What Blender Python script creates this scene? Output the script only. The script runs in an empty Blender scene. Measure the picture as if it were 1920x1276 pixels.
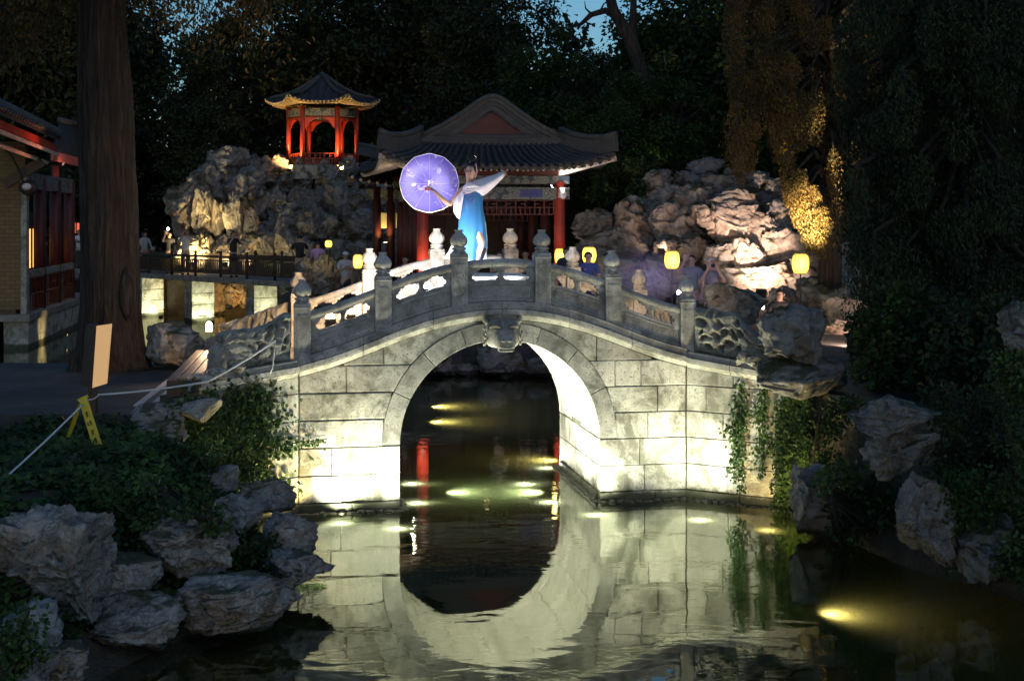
import bpy, bmesh, math, random
import numpy as np
from mathutils import Matrix, Vector, Euler

# ------------------------------------------------------------------ camera, sky, exposure
F, H, HY = 2460.0, 3.96, 410.0          # focal length in photo pixels, eye height over the water, horizon row
sc = bpy.context.scene
C = sc.collection
cam_d = bpy.data.cameras.new('camera'); cam = bpy.data.objects.new('camera', cam_d); C.objects.link(cam)
cam.location = (0, 0, H); cam.rotation_euler = (math.radians(90), 0, 0)
cam_d.sensor_width = 36; cam_d.lens = F / 1920 * 36; cam_d.shift_y = -(638 - HY) / 1920
cam_d.clip_start = 0.1; cam_d.clip_end = 2000
sc.camera = cam
world = bpy.data.worlds.new('World'); sc.world = world; world.use_nodes = True
wn = world.node_tree.nodes; wl = world.node_tree.links; wn.clear()
sky = wn.new('ShaderNodeTexSky'); sky.sky_type = 'NISHITA'; sky.sun_disc = False
sky.sun_elevation = math.radians(4.0); sky.sun_rotation = math.radians(180); sky.altitude = 50
sky.air_density = 1.0; sky.dust_density = 0.3; sky.ozone_density = 3.4
bg = wn.new('ShaderNodeBackground'); bg.inputs[1].default_value = 0.175
wo = wn.new('ShaderNodeOutputWorld'); wl.new(sky.outputs[0], bg.inputs[0]); wl.new(bg.outputs[0], wo.inputs[0])
sun_d = bpy.data.lights.new('sun', 'SUN'); sun_d.energy = 0.13; sun_d.angle = math.radians(30); sun_d.color = (1.0, 0.93, 0.88)
sun = bpy.data.objects.new('sun', sun_d); C.objects.link(sun); sun.rotation_euler = (math.radians(52), 0, math.radians(35))
sc.view_settings.view_transform = 'Standard'; sc.view_settings.look = 'None'
sc.view_settings.exposure = 0.2; sc.view_settings.gamma = 1.0
sc.cycles.use_denoising = True
try:
    sc.cycles.denoiser = 'OPENIMAGEDENOISE'; sc.cycles.denoising_prefilter = 'ACCURATE'
except Exception: pass
sc.cycles.max_bounces = 4; sc.cycles.diffuse_bounces = 2; sc.cycles.glossy_bounces = 2; sc.cycles.transmission_bounces = 1
sc.cycles.transparent_max_bounces = 6; sc.cycles.sample_clamp_indirect = 4.0
sc.cycles.caustics_reflective = False; sc.cycles.caustics_refractive = False
sc.cycles.use_light_tree = True; sc.cycles.use_adaptive_sampling = True; sc.cycles.adaptive_threshold = 0.02

# ------------------------------------------------------------------ helpers
rnd = random.Random(7)
R = math.radians
def P(px, py, Y): return Vector(((px - 960) / F * Y, Y, H - (py - HY) / F * Y))
def wm(o):
    if o.parent is None: return o.matrix_basis.copy()
    return wm(o.parent) @ o.matrix_parent_inverse @ o.matrix_basis
def link(o, parent=None):
    C.objects.link(o)
    if parent is not None:
        o.parent = parent; o.matrix_parent_inverse = wm(parent).inverted()
    return o
def tag(o, label, cat, group=None):
    o['label'] = label; o['category'] = cat
    if group: o['group'] = group
    return o
def thing(name, label, cat, loc=(0, 0, 0), group=None):
    o = bpy.data.objects.new(name, None); o.location = loc; o.empty_display_size = 0.1
    C.objects.link(o); return tag(o, label, cat, group)
def structure(o): o['kind'] = 'structure'; return o
def stuff(o): o['kind'] = 'stuff'; return o
def inst(src, name, M, parent=None):
    o = bpy.data.objects.new(name, src.data); link(o, parent); o.matrix_basis = M
    return o

class MB:
    def __init__(s): s.v = []; s.f = []
    def add(s, vs, fs):
        b = len(s.v); s.v += [tuple(p) for p in vs]; s.f += [tuple(i + b for i in q) for q in fs]; return s
    def box(s, c, d, rz=0, M=None):
        hx, hy, hz = d[0] / 2, d[1] / 2, d[2] / 2
        T = (Matrix.Translation(c) @ Matrix.Rotation(rz, 4, 'Z')) if M is None else (M @ Matrix.Translation(c))
        vs = [T @ Vector((x * hx, y * hy, z * hz)) for z in (-1, 1) for y in (-1, 1) for x in (-1, 1)]
        return s.add(vs, [(0, 2, 3, 1), (4, 5, 7, 6), (0, 1, 5, 4), (2, 6, 7, 3), (0, 4, 6, 2), (1, 3, 7, 5)])
    def beam(s, a, b, w, h):
        a, b = Vector(a), Vector(b); d = (b - a); L = d.length; d.normalize()
        side = d.cross(Vector((0, 0, 1)))
        if side.length < 1e-4: side = Vector((1, 0, 0))
        side.normalize(); up = side.cross(d)
        M = Matrix((side, d, up)).transposed().to_4x4(); M.translation = (a + b) / 2
        return s.box((0, 0, 0), (w, L, h), M=M)
    def tube(s, pts, rad, n=8, cap=True, flat=1.0):
        pts = [Vector(p) for p in pts]
        if not hasattr(rad, '__len__'): rad = [rad] * len(pts)
        rings = []; prev = None
        for i, p in enumerate(pts):
            d = (pts[min(i + 1, len(pts) - 1)] - pts[max(i - 1, 0)]).normalized()
            if prev is None:
                ref = Vector((0, 0, 1)) if abs(d.z) < 0.9 else Vector((1, 0, 0))
                x = d.cross(ref).normalized()
            else:
                x = (prev - d * prev.dot(d)).normalized()
            prev = x; y = d.cross(x)
            rings.append([p + (x * math.cos(t) + y * math.sin(t) * flat) * rad[i] for t in [2 * math.pi * k / n for k in range(n)]])
        vs = [q for r in rings for q in r]; fs = []
        for i in range(len(pts) - 1):
            for k in range(n):
                fs.append((i * n + k, i * n + (k + 1) % n, (i + 1) * n + (k + 1) % n, (i + 1) * n + k))
        if cap:
            fs.append(tuple(range(n - 1, -1, -1))); fs.append(tuple((len(pts) - 1) * n + k for k in range(n)))
        return s.add(vs, fs)
    def lathe(s, prof, n=16, M=None, rib=None):
        M = M or Matrix(); vs = []; fs = []
        for (r, z) in prof:
            for k in range(n):
                t = 2 * math.pi * k / n; q = r * (rib(t, z) if rib else 1)
                vs.append(M @ Vector((q * math.cos(t), q * math.sin(t), z)))
        for i in range(len(prof) - 1):
            for k in range(n):
                fs.append((i * n + k, i * n + (k + 1) % n, (i + 1) * n + (k + 1) % n, (i + 1) * n + k))
        fs.append(tuple(range(n - 1, -1, -1))); fs.append(tuple((len(prof) - 1) * n + k for k in range(n)))
        return s.add(vs, fs)
    def ball(s, c, r, n=10, m=6):
        if not hasattr(r, '__len__'): r = (r, r, r)
        vs = []; fs = []
        for i in range(m + 1):
            a = math.pi * (i + 0.02) / (m + 0.04) - math.pi / 2
            for k in range(n):
                t = 2 * math.pi * k / n
                vs.append((c[0] + r[0] * math.cos(a) * math.cos(t), c[1] + r[1] * math.cos(a) * math.sin(t), c[2] + r[2] * math.sin(a)))
        for i in range(m):
            for k in range(n):
                fs.append((i * n + k, i * n + (k + 1) % n, (i + 1) * n + (k + 1) % n, (i + 1) * n + k))
        fs.append(tuple(range(n - 1, -1, -1))); fs.append(tuple(m * n + k for k in range(n)))
        return s.add(vs, fs)
    def grid(s, rows, closed=False):
        nr, nc = len(rows), len(rows[0]); vs = [p for r in rows for p in r]; fs = []
        for i in range(nr - 1):
            for k in range(nc if closed else nc - 1):
                fs.append((i * nc + k, i * nc + (k + 1) % nc, (i + 1) * nc + (k + 1) % nc, (i + 1) * nc + k))
        return s.add(vs, fs)
    def prism(s, lo, up):                 # two matching loops of 3-D points, closed solid
        n = len(lo); vs = list(lo) + list(up)
        fs = [tuple(range(n - 1, -1, -1)), tuple(range(n, 2 * n))]
        fs += [(k, (k + 1) % n, n + (k + 1) % n, n + k) for k in range(n)]
        return s.add(vs, fs)
    def strip(s, cols_a, cols_b):         # columns of (low, high) points on a front and a back surface -> closed slab
        n = len(cols_a)
        vs = [c[j] for c in cols_a for j in (0, 1)] + [c[j] for c in cols_b for j in (0, 1)]
        o = 2 * n; fs = []
        for i in range(n - 1):
            a = 2 * i
            fs += [(a, a + 2, a + 3, a + 1), (o + a, o + a + 1, o + a + 3, o + a + 2),
                   (a, o + a, o + a + 2, a + 2), (a + 1, a + 3, o + a + 3, o + a + 1)]
        fs += [(0, 1, o + 1, o), (2 * n - 2, o + 2 * n - 2, o + 2 * n - 1, 2 * n - 1)]
        return s.add(vs, fs)
    def build(s, name, mat, parent=None, smooth=False, bevel=0.0, seg=2, fix=True):
        me = bpy.data.meshes.new(name); me.from_pydata(s.v, [], s.f)
        if fix:
            bm = bmesh.new(); bm.from_mesh(me); bmesh.ops.recalc_face_normals(bm, faces=bm.faces)
            if bevel > 0:
                es = [e for e in bm.edges if len(e.link_faces) == 2 and e.calc_face_angle(0) > 0.6]
                bmesh.ops.bevel(bm, geom=es, offset=bevel, segments=seg, profile=0.6, affect='EDGES', clamp_overlap=True)
            bm.to_mesh(me); bm.free()
        if mat: me.materials.append(mat)
        if smooth: me.polygons.foreach_set('use_smooth', [True] * len(me.polygons))
        return link(bpy.data.objects.new(name, me), parent)

def np_mesh(name, V, Q, mat, parent=None, smooth=False):
    V = np.asarray(V, np.float32); Q = np.asarray(Q, np.int32); k = Q.shape[1]
    me = bpy.data.meshes.new(name)
    me.vertices.add(len(V)); me.vertices.foreach_set('co', V.ravel())
    me.loops.add(Q.size); me.loops.foreach_set('vertex_index', Q.ravel())
    me.polygons.add(len(Q)); me.polygons.foreach_set('loop_start', np.arange(0, Q.size, k, dtype=np.int32))
    if smooth: me.polygons.foreach_set('use_smooth', np.ones(len(Q), bool))
    me.update(calc_edges=True)
    if mat: me.materials.append(mat)
    return link(bpy.data.objects.new(name, me), parent)

# numpy gradient noise
_pr = np.random.RandomState(3); _perm = _pr.permutation(256); _perm = np.concatenate([_perm] * 3)
_grad = _pr.normal(size=(256, 3)); _grad /= np.linalg.norm(_grad, axis=1)[:, None]
def gnoise(p):
    p = np.asarray(p, float); i = np.floor(p).astype(int); f = p - i; u = f * f * f * (f * (f * 6 - 15) + 10)
    i &= 255; out = 0
    for dx in (0, 1):
        for dy in (0, 1):
            for dz in (0, 1):
                h = _perm[_perm[_perm[(i[:, 0] + dx) & 255] + ((i[:, 1] + dy) & 255)] + ((i[:, 2] + dz) & 255)]
                g = _grad[h]; d = f - np.array([dx, dy, dz]); w = 1
                for a, q in ((0, dx), (1, dy), (2, dz)): w = w * (u[:, a] if q else 1 - u[:, a])
                out = out + w * (g * d).sum(1)
    return out
def fbm(p, o=4, ridged=False):
    r = 0; a = 1.0; q = np.asarray(p, float)
    for k in range(o):
        n = gnoise(q); r = r + a * ((0.5 - np.abs(n) * 2) if ridged else n); a *= 0.5; q = q * 2.03 + 11.7
    return r

# ------------------------------------------------------------------ materials
def new_mat(name):
    m = bpy.data.materials.new(name); m.use_nodes = True; nt = m.node_tree
    return m, nt, nt.nodes['Principled BSDF']
def N(nt, t, **kw):
    n = nt.nodes.new(t)
    for k, v in kw.items():
        if k in n.inputs: n.inputs[k].default_value = v
        else: setattr(n, k, v)
    return n
def coords(nt, scale=(1, 1, 1), jitter=0.0):
    tc = N(nt, 'ShaderNodeTexCoord'); mp = N(nt, 'ShaderNodeMapping'); mp.inputs['Scale'].default_value = scale
    nt.links.new(tc.outputs['Object'], mp.inputs['Vector'])
    if jitter:
        oi = N(nt, 'ShaderNodeObjectInfo'); cb = N(nt, 'ShaderNodeCombineXYZ'); mu = N(nt, 'ShaderNodeMath', operation='MULTIPLY'); mu.inputs[1].default_value = jitter
        nt.links.new(oi.outputs['Random'], mu.inputs[0])
        for k in range(3): nt.links.new(mu.outputs[0], cb.inputs[k])
        nt.links.new(cb.outputs[0], mp.inputs['Location'])
    return mp.outputs[0]
def ramp(nt, fac, stops):
    r = N(nt, 'ShaderNodeValToRGB'); e = r.color_ramp.elements
    while len(e) < len(stops): e.new(0.5)
    for k, (p, c) in enumerate(stops):
        e[k].position = p; e[k].color = (*c, 1) if len(c) == 3 else c
    nt.links.new(fac, r.inputs[0]); return r.outputs[0]
def mixc(nt, fac, a, b, mode='MIX'):
    m = N(nt, 'ShaderNodeMix', data_type='RGBA', blend_type=mode)
    for sock, v in ((m.inputs[0], fac), (m.inputs[6], a), (m.inputs[7], b)):
        if hasattr(v, 'is_linked'): nt.links.new(v, sock)
        elif hasattr(v, '__len__'): sock.default_value = (*v, 1)
        else: sock.default_value = v
    return m.outputs[2]
def noise(nt, vec, scale, detail=5, rough=0.6, dist=0.0):
    n = N(nt, 'ShaderNodeTexNoise', Scale=scale, Detail=detail, Roughness=rough, Distortion=dist); nt.links.new(vec, n.inputs['Vector']); return n.outputs[0]
def bump(nt, bsdf, h, strength=0.5, dist=0.02):
    b = N(nt, 'ShaderNodeBump', Strength=strength, Distance=dist); nt.links.new(h, b.inputs['Height']); nt.links.new(b.outputs[0], bsdf.inputs['Normal'])
def simple(name, col, rough=0.6, var=0.25, scale=6.0, bmp=0.3, bdist=0.01, metallic=0.0, stretch=(1, 1, 1), jitter=9.0, spec=0.5):
    m, nt, b = new_mat(name); v = coords(nt, stretch, jitter)
    n = noise(nt, v, scale, 3); n2 = noise(nt, v, scale * 7, 2)
    d = tuple(c * (1 - var) for c in col); l = tuple(min(1, c * (1 + var)) for c in col)
    c = ramp(nt, n, [(0.3, d), (0.7, l)])
    nt.links.new(c, b.inputs['Base Color']); b.inputs['Roughness'].default_value = rough; b.inputs['Metallic'].default_value = metallic
    b.inputs['Specular IOR Level'].default_value = spec
    if bmp:
        a = N(nt, 'ShaderNodeMath', operation='ADD'); nt.links.new(n, a.inputs[0]); nt.links.new(n2, a.inputs[1]); bump(nt, b, a.outputs[0], bmp, bdist)
    return m
def emit(name, col, strength, base=(0.8, 0.8, 0.8)):
    m, nt, b = new_mat(name); b.inputs['Base Color'].default_value = (*base, 1); m.cycles.emission_sampling = 'NONE'
    b.inputs['Emission Color'].default_value = (*col, 1); b.inputs['Emission Strength'].default_value = strength; return m
def stone(name, light, dark, grime, gscale=2.2, rough=0.75, bmp=0.35, algae=False):
    """dressed marble/limestone: mottled, pitted, grey-green grime in shapes of its own, each block its own tone"""
    m, nt, b = new_mat(name); v = coords(nt, (1, 1, 1), 0); vj = coords(nt, (1, 1, 1), 13.0)
    n = noise(nt, vj, 5, 4, 0.65); base = ramp(nt, n, [(0.3, dark), (0.62, light)])
    oi = N(nt, 'ShaderNodeObjectInfo'); tone = N(nt, 'ShaderNodeMapRange'); tone.inputs[3].default_value = 0.68; tone.inputs[4].default_value = 1.08
    nt.links.new(oi.outputs['Random'], tone.inputs[0])
    base = mixc(nt, 1.0, base, tone.outputs[0], 'MULTIPLY')
    g = noise(nt, v, gscale, 5, 0.7, 0.4); gm = ramp(nt, g, [(0.45, (0, 0, 0)), (0.62, (1, 1, 1))])
    base = mixc(nt, gm, base, grime)
    sp = noise(nt, v, 38, 2, 0.7); sm = ramp(nt, sp, [(0.57, (0, 0, 0)), (0.66, (0.85, 0.85, 0.85))])
    base = mixc(nt, sm, base, tuple(c * 0.8 for c in grime))
    vs = coords(nt, (9, 9, 0.7), 0); st = noise(nt, vs, 1.6, 3, 0.6); stm = ramp(nt, st, [(0.54, (0, 0, 0)), (0.74, (0.85, 0.85, 0.85))])
    base = mixc(nt, stm, base, tuple(c * 0.7 for c in dark))
    if algae: sz = N(nt, 'ShaderNodeSeparateXYZ'); nt.links.new(v, sz.inputs[0]); wob = N(nt, 'ShaderNodeMath', operation='MULTIPLY_ADD'); wob.inputs[1].default_value = -0.24; nt.links.new(g, wob.inputs[0]); nt.links.new(sz.outputs[2], wob.inputs[2])
    if algae: al = ramp(nt, wob.outputs[0], [(0.0, (.9, .9, .9)), (0.05, (0, 0, 0))]); base = mixc(nt, al, base, (0.045, 0.05, 0.025))      # algae above the waterline
    nt.links.new(base, b.inputs['Base Color']); b.inputs['Roughness'].default_value = rough
    fine = noise(nt, v, 60, 3, 0.7); ad = N(nt, 'ShaderNodeMath', operation='ADD'); nt.links.new(fine, ad.inputs[0]); nt.links.new(n, ad.inputs[1])
    bump(nt, b, ad.outputs[0], bmp, 0.012)
    return m
def rockmat(name, light, dark, stain, scale=1.0):
    m, nt, b = new_mat(name); v = coords(nt, (1, 1, 1), 17.0)
    n = noise(nt, v, 2.6 * scale, 5, 0.72, 0.7); col = ramp(nt, n, [(0.30, dark), (0.55, light), (0.75, tuple(min(1, c * 1.25) for c in light))])
    s = noise(nt, v, 1.1 * scale, 3, 0.7, 1.2); sm = ramp(nt, s, [(0.5, (0, 0, 0)), (0.68, (1, 1, 1))]); col = mixc(nt, sm, col, stain)
    cr = N(nt, 'ShaderNodeTexVoronoi', feature='DISTANCE_TO_EDGE', Scale=4.5 * scale)
    wv = N(nt, 'ShaderNodeVectorMath', operation='ADD'); nz = N(nt, 'ShaderNodeTexNoise', Scale=3.0 * scale, Detail=2.0); nt.links.new(v, nz.inputs['Vector'])
    nt.links.new(v, wv.inputs[0]); nt.links.new(nz.outputs['Color'], wv.inputs[1]); nt.links.new(wv.outputs[0], cr.inputs['Vector'])
    crm = ramp(nt, cr.outputs[0], [(0.0, (0.78, 0.78, 0.78)), (0.03, (1, 1, 1))]); col = mixc(nt, 1.0, col, crm, 'MULTIPLY')
    geo = N(nt, 'ShaderNodeNewGeometry'); sn = N(nt, 'ShaderNodeSeparateXYZ'); nt.links.new(geo.outputs['Normal'], sn.inputs[0]); spz = N(nt, 'ShaderNodeSeparateXYZ'); nt.links.new(geo.outputs['Position'], spz.inputs[0])
    ms = N(nt, 'ShaderNodeMath', operation='MULTIPLY_ADD'); ms.inputs[1].default_value = .35; nt.links.new(sn.outputs[2], ms.inputs[0]); nt.links.new(s, ms.inputs[2]); col = mixc(nt, ramp(nt, ms.outputs[0], [(.74, (0, 0, 0)), (.84, (.8, .8, .8))]), col, (.045, .062, .022))      # moss on ledges
    wt = N(nt, 'ShaderNodeMath', operation='MULTIPLY_ADD'); wt.inputs[1].default_value = -.2; nt.links.new(n, wt.inputs[0]); nt.links.new(spz.outputs[2], wt.inputs[2]); col = mixc(nt, ramp(nt, wt.outputs[0], [(0.0, (.85, .85, .85)), (.04, (0, 0, 0))]), col, (.03, .03, .02))   # damp waterline
    nt.links.new(col, b.inputs['Base Color']); b.inputs['Roughness'].default_value = 0.85; b.inputs['Specular IOR Level'].default_value = 0.25
    f = noise(nt, v, 9 * scale, 5, 0.75, 0.5); ad = N(nt, 'ShaderNodeMath', operation='ADD'); nt.links.new(f, ad.inputs[0]); nt.links.new(n, ad.inputs[1])
    ad2 = N(nt, 'ShaderNodeMath', operation='ADD'); nt.links.new(ad.outputs[0], ad2.inputs[0]); nt.links.new(crm, ad2.inputs[1])
    bump(nt, b, ad2.outputs[0], 0.9, 0.06 / scale); return m
def leafmat(name, a, b_, trans=0.25, rough=0.55):
    m, nt, b = new_mat(name); tc = N(nt, 'ShaderNodeNewGeometry'); n = N(nt, 'ShaderNodeTexNoise', Scale=1.7, Detail=0.0); nt.links.new(tc.outputs['Position'], n.inputs['Vector'])
    ri = tc.outputs['Random Per Island']; c1 = ramp(nt, n.outputs[0], [(0.35, a), (0.65, b_)])
    hv = N(nt, 'ShaderNodeMapRange'); hv.inputs[3].default_value = 0.55; hv.inputs[4].default_value = 1.35; nt.links.new(ri, hv.inputs[0])
    col = mixc(nt, 1.0, c1, hv.outputs[0], 'MULTIPLY')
    nt.links.new(col, b.inputs['Base Color']); b.inputs['Roughness'].default_value = rough; b.inputs['Specular IOR Level'].default_value = 0.3
    tr = N(nt, 'ShaderNodeBsdfTranslucent'); nt.links.new(col, tr.inputs[0]); mx = N(nt, 'ShaderNodeMixShader'); mx.inputs[0].default_value = trans
    nt.links.new(b.outputs[0], mx.inputs[1]); nt.links.new(tr.outputs[0], mx.inputs[2]); nt.links.new(mx.outputs[0], nt.nodes['Material Output'].inputs[0]); return m

M_marble = stone('marble', (0.68, 0.66, 0.59), (0.48, 0.47, 0.42), (0.16, 0.16, 0.13), algae=True)
M_ring = stone('arch_marble', (0.60, 0.58, 0.52), (0.42, 0.41, 0.37), (0.17, 0.17, 0.145), 3.0)
M_rail = stone('rail_marble', (0.60, 0.585, 0.565), (0.44, 0.43, 0.415), (0.20, 0.20, 0.19), 3.5, 0.7, 0.25)
M_mortar = simple('dark_mortar', (0.07, 0.07, 0.055), 0.95, 0.3, 8, 0.4)
M_carve = stone('carved_stone', (0.46, 0.45, 0.41), (0.33, 0.32, 0.29), (0.15, 0.15, 0.13), 4.0, 0.8, 0.5)
M_foot = simple('wet_footing', (0.06, 0.06, 0.045), 0.4, 0.4, 4, 0.5, 0.03)
M_rock = rockmat('lake_rock', (0.27, 0.26, 0.25), (0.08, 0.077, 0.075), (0.20, 0.15, 0.10))
M_rock_near_lit = rockmat('near_rock_lit', (0.40, 0.385, 0.365), (0.11, 0.105, 0.10), (0.28, 0.21, 0.15))  # lake rock lightened for the near rocks, extra light put into its colour
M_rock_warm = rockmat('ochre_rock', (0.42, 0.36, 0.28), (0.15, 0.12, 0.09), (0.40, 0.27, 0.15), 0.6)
M_rock_lit = rockmat('lit_rock', (0.50, 0.43, 0.37), (0.20, 0.16, 0.13), (0.45, 0.30, 0.22), 0.7)  # paler stone for the floodlit rocks, part of the light put into its colour
M_paving = stone('paving', (0.13, 0.12, 0.115), (0.07, 0.067, 0.065), (0.035, 0.035, 0.032), 0.9, 0.8, 0.6)
M_soil = simple('soil', (0.06, 0.052, 0.04), 0.95, 0.4, 3, 0.8, 0.05)
M_tile = simple('roof_tile', (0.042, 0.044, 0.05), 0.6, 0.35, 5, 0.3)
M_ridge = simple('roof_ridge', (0.07, 0.068, 0.066), 0.7, 0.25, 6, 0.3)
M_red = simple('red_lacquer', (0.42, 0.045, 0.025), 0.35, 0.15, 3, 0.08)
M_darkred = simple('dark_red_wood', (0.09, 0.016, 0.012), 0.5, 0.2, 4, 0.15)
M_wood = simple('plank_wood', (0.30, 0.16, 0.08), 0.45, 0.35, 3, 0.3, 0.01, stretch=(6, 0.6, 6))
M_darkwood = simple('dark_wood', (0.05, 0.033, 0.025), 0.5, 0.3, 4, 0.2)
M_black = simple('black_metal', (0.02, 0.02, 0.022), 0.45, 0.2, 8, 0.1)
M_bark = None
M_leaf_dark = leafmat('leaf_dark', (0.020, 0.034, 0.016), (0.042, 0.058, 0.022), 0.2)
M_leaf_mid = leafmat('leaf_green', (0.020, 0.045, 0.012), (0.05, 0.085, 0.02), 0.3)
M_leaf_ivy = leafmat('leaf_ivy', (0.03, 0.065, 0.02), (0.07, 0.13, 0.035), 0.25)
M_leaf_cyp = leafmat('leaf_cypress', (0.06, 0.052, 0.018), (0.14, 0.095, 0.032), 0.3)
M_white = simple('white_paint', (0.78, 0.78, 0.77), 0.5, 0.05, 6, 0.05)

# pond water: mirror by angle over clear green water (the bed is seen through it)
def water_material():
    m = bpy.data.materials.new('pond_water'); m.use_nodes = True; nt = m.node_tree; nt.nodes.clear()
    out = N(nt, 'ShaderNodeOutputMaterial'); mix = N(nt, 'ShaderNodeMixShader'); gl = N(nt, 'ShaderNodeBsdfGlossy', Roughness=0.015)
    gl.inputs['Color'].default_value = (0.93, 0.97, 0.88, 1)
    tr = N(nt, 'ShaderNodeBsdfTransparent'); tr.inputs[0].default_value = (0.95, 0.97, 0.90, 1)
    lw = N(nt, 'ShaderNodeLayerWeight', Blend=0.5); pw = N(nt, 'ShaderNodeMath', operation='POWER'); pw.inputs[1].default_value = 3.0
    nt.links.new(lw.outputs['Facing'], pw.inputs[0])
    mr = N(nt, 'ShaderNodeMapRange'); mr.inputs[3].default_value = 0.04; mr.inputs[4].default_value = 1.0; nt.links.new(pw.outputs[0], mr.inputs[0])
    v = coords(nt, (1.0, 2.2, 1)); n1 = noise(nt, v, 1.5, 2, 0.4, 0.6); n2 = noise(nt, v, 5.5, 2, 0.5, 0.3)
    sc_ = N(nt, 'ShaderNodeMath', operation='MULTIPLY'); sc_.inputs[1].default_value = 0.20; nt.links.new(n2, sc_.inputs[0])
    patch = noise(nt, coords(nt, (0.35, 0.5, 1)), 0.8, 2, 0.5); pm = ramp(nt, patch, [(0.38, (0.15, 0.15, 0.15)), (0.62, (1, 1, 1))])
    ad = N(nt, 'ShaderNodeMath', operation='ADD'); nt.links.new(n1, ad.inputs[0]); nt.links.new(sc_.outputs[0], ad.inputs[1])
    ml = N(nt, 'ShaderNodeMath', operation='MULTIPLY'); nt.links.new(ad.outputs[0], ml.inputs[0]); nt.links.new(pm, ml.inputs[1])
    b = N(nt, 'ShaderNodeBump', Strength=0.24, Distance=0.022); nt.links.new(ml.outputs[0], b.inputs['Height']); nt.links.new(b.outputs[0], gl.inputs['Normal'])
    nt.links.new(mr.outputs[0], mix.inputs[0]); nt.links.new(tr.outputs[0], mix.inputs[1]); nt.links.new(gl.outputs[0], mix.inputs[2]); nt.links.new(mix.outputs[0], out.inputs[0])
    return m
M_water = water_material()
def silt_material():
    m = bpy.data.materials.new('silty_water'); m.use_nodes = True; nt = m.node_tree; nt.nodes.clear(); out = N(nt, 'ShaderNodeOutputMaterial')
    n = noise(nt, coords(nt, (1, 1, 1)), 0.9, 3, .6); c = ramp(nt, n, [(.3, (.016, .020, .007)), (.7, (.028, .033, .012))])
    d = N(nt, 'ShaderNodeBsdfDiffuse'); nt.links.new(c, d.inputs[0]); t = N(nt, 'ShaderNodeBsdfTranslucent'); t.inputs[0].default_value = (.42, .47, .30, 1); x = N(nt, 'ShaderNodeAddShader'); nt.links.new(d.outputs[0], x.inputs[0]); nt.links.new(t.outputs[0], x.inputs[1])
    tp = N(nt, 'ShaderNodeBsdfTransparent'); mx = N(nt, 'ShaderNodeMixShader'); mx.inputs[0].default_value = .03; nt.links.new(x.outputs[0], mx.inputs[1]); nt.links.new(tp.outputs[0], mx.inputs[2]); nt.links.new(mx.outputs[0], out.inputs[0]); return m
M_silt = silt_material()
M_bed = simple('pond_bed', (0.045, 0.055, 0.02), 0.9, 0.4, 0.8, 0.4, 0.1)

# ------------------------------------------------------------------ lamps (every lamp has a fixture; the pavilion step uplight is an added one)
def aim(pos, tgt): return (Vector(tgt) - Vector(pos)).to_track_quat('-Z', 'Y').to_matrix().to_4x4()
_lens = {}
def lens_mat(col, s):
    k = (col, s)
    if k not in _lens: _lens[k] = emit('lamp_lens', col, s)
    return _lens[k]
def lamp(name, label, pos, tgt, watts, col, angle=70, size=0.08, glow=25, kind='flood', blend=0.6, radius=None, dome=False, under=0, udir=None):
    """a small floodlight: housing, lens, yoke and the light it throws"""
    pos = Vector(pos); t = thing(name, label, 'lamp', pos)
    M = Matrix.Translation(pos) @ aim(pos, tgt)
    if kind == 'flood':
        b = MB(); b.box((0, 0, size * 0.55), (size * 2, size * 1.7, size * 0.8), M=M); b.build('housing', M_black, t, bevel=size * 0.15)
        b = MB(); b.box((0, 0, size * 0.135), (size * 1.7, size * 1.4, size * 0.06), M=M); b.build('lens', lens_mat(col, glow), t)
        if dome: b = MB(); b.ball(pos + Vector((0, 0, size * 1.1)), size * .8, 12, 8); b.build('bulb', lens_mat(col, glow), t, smooth=True)
        b = MB()
        for sx in (-1, 1): b.box((sx * size * 1.12, 0, size * 0.55), (size * 0.1, size * 0.3, size * 1.3), M=M)
        b.build('yoke', M_black, t)
    else:
        U = Matrix.Translation(pos + Vector((0, 0, -0.30)))
        b = MB(); b.lathe([(size * .9, -size * 1.3), (size * 1.15, -size), (size * 1.15, -0.012)], 18, U); b.build('housing', M_black, t)
        b = MB(); b.lathe([(size * 1.05, -0.01), (size * 1.05, 0.0), (size * .6, 0.018)], 18, U); b.build('lens', lens_mat(col, glow), t, smooth=True)
    if under:
        d = bpy.data.lights.new('light', 'SPOT'); d.energy = under; d.color = col; d.spot_size = R(165); d.spot_blend = 1.0; d.shadow_soft_size = .05
        o = bpy.data.objects.new('light', d); link(o, t); q = pos + Vector((0, 0, -.17)) - Vector((udir or (0, 0, 0))) * .05; o.matrix_basis = Matrix.Translation(q) @ aim(q, q + Vector(udir or (0, 0, 1)))
    if not watts: return t
    d = bpy.data.lights.new('light', 'SPOT'); d.energy = watts; d.color = col; d.spot_size = R(angle); d.spot_blend = blend
    d.shadow_soft_size = radius if radius else size * 0.5
    o = bpy.data.objects.new('light', d); link(o, t); o.matrix_basis = Matrix.Translation(pos + Vector((0, 0, size * 1.9 if dome else 0))) @ aim(pos, tgt) @ Matrix.Translation((0, 0, -size * (0.5 if dome else 0.12)))
    return t
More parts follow.
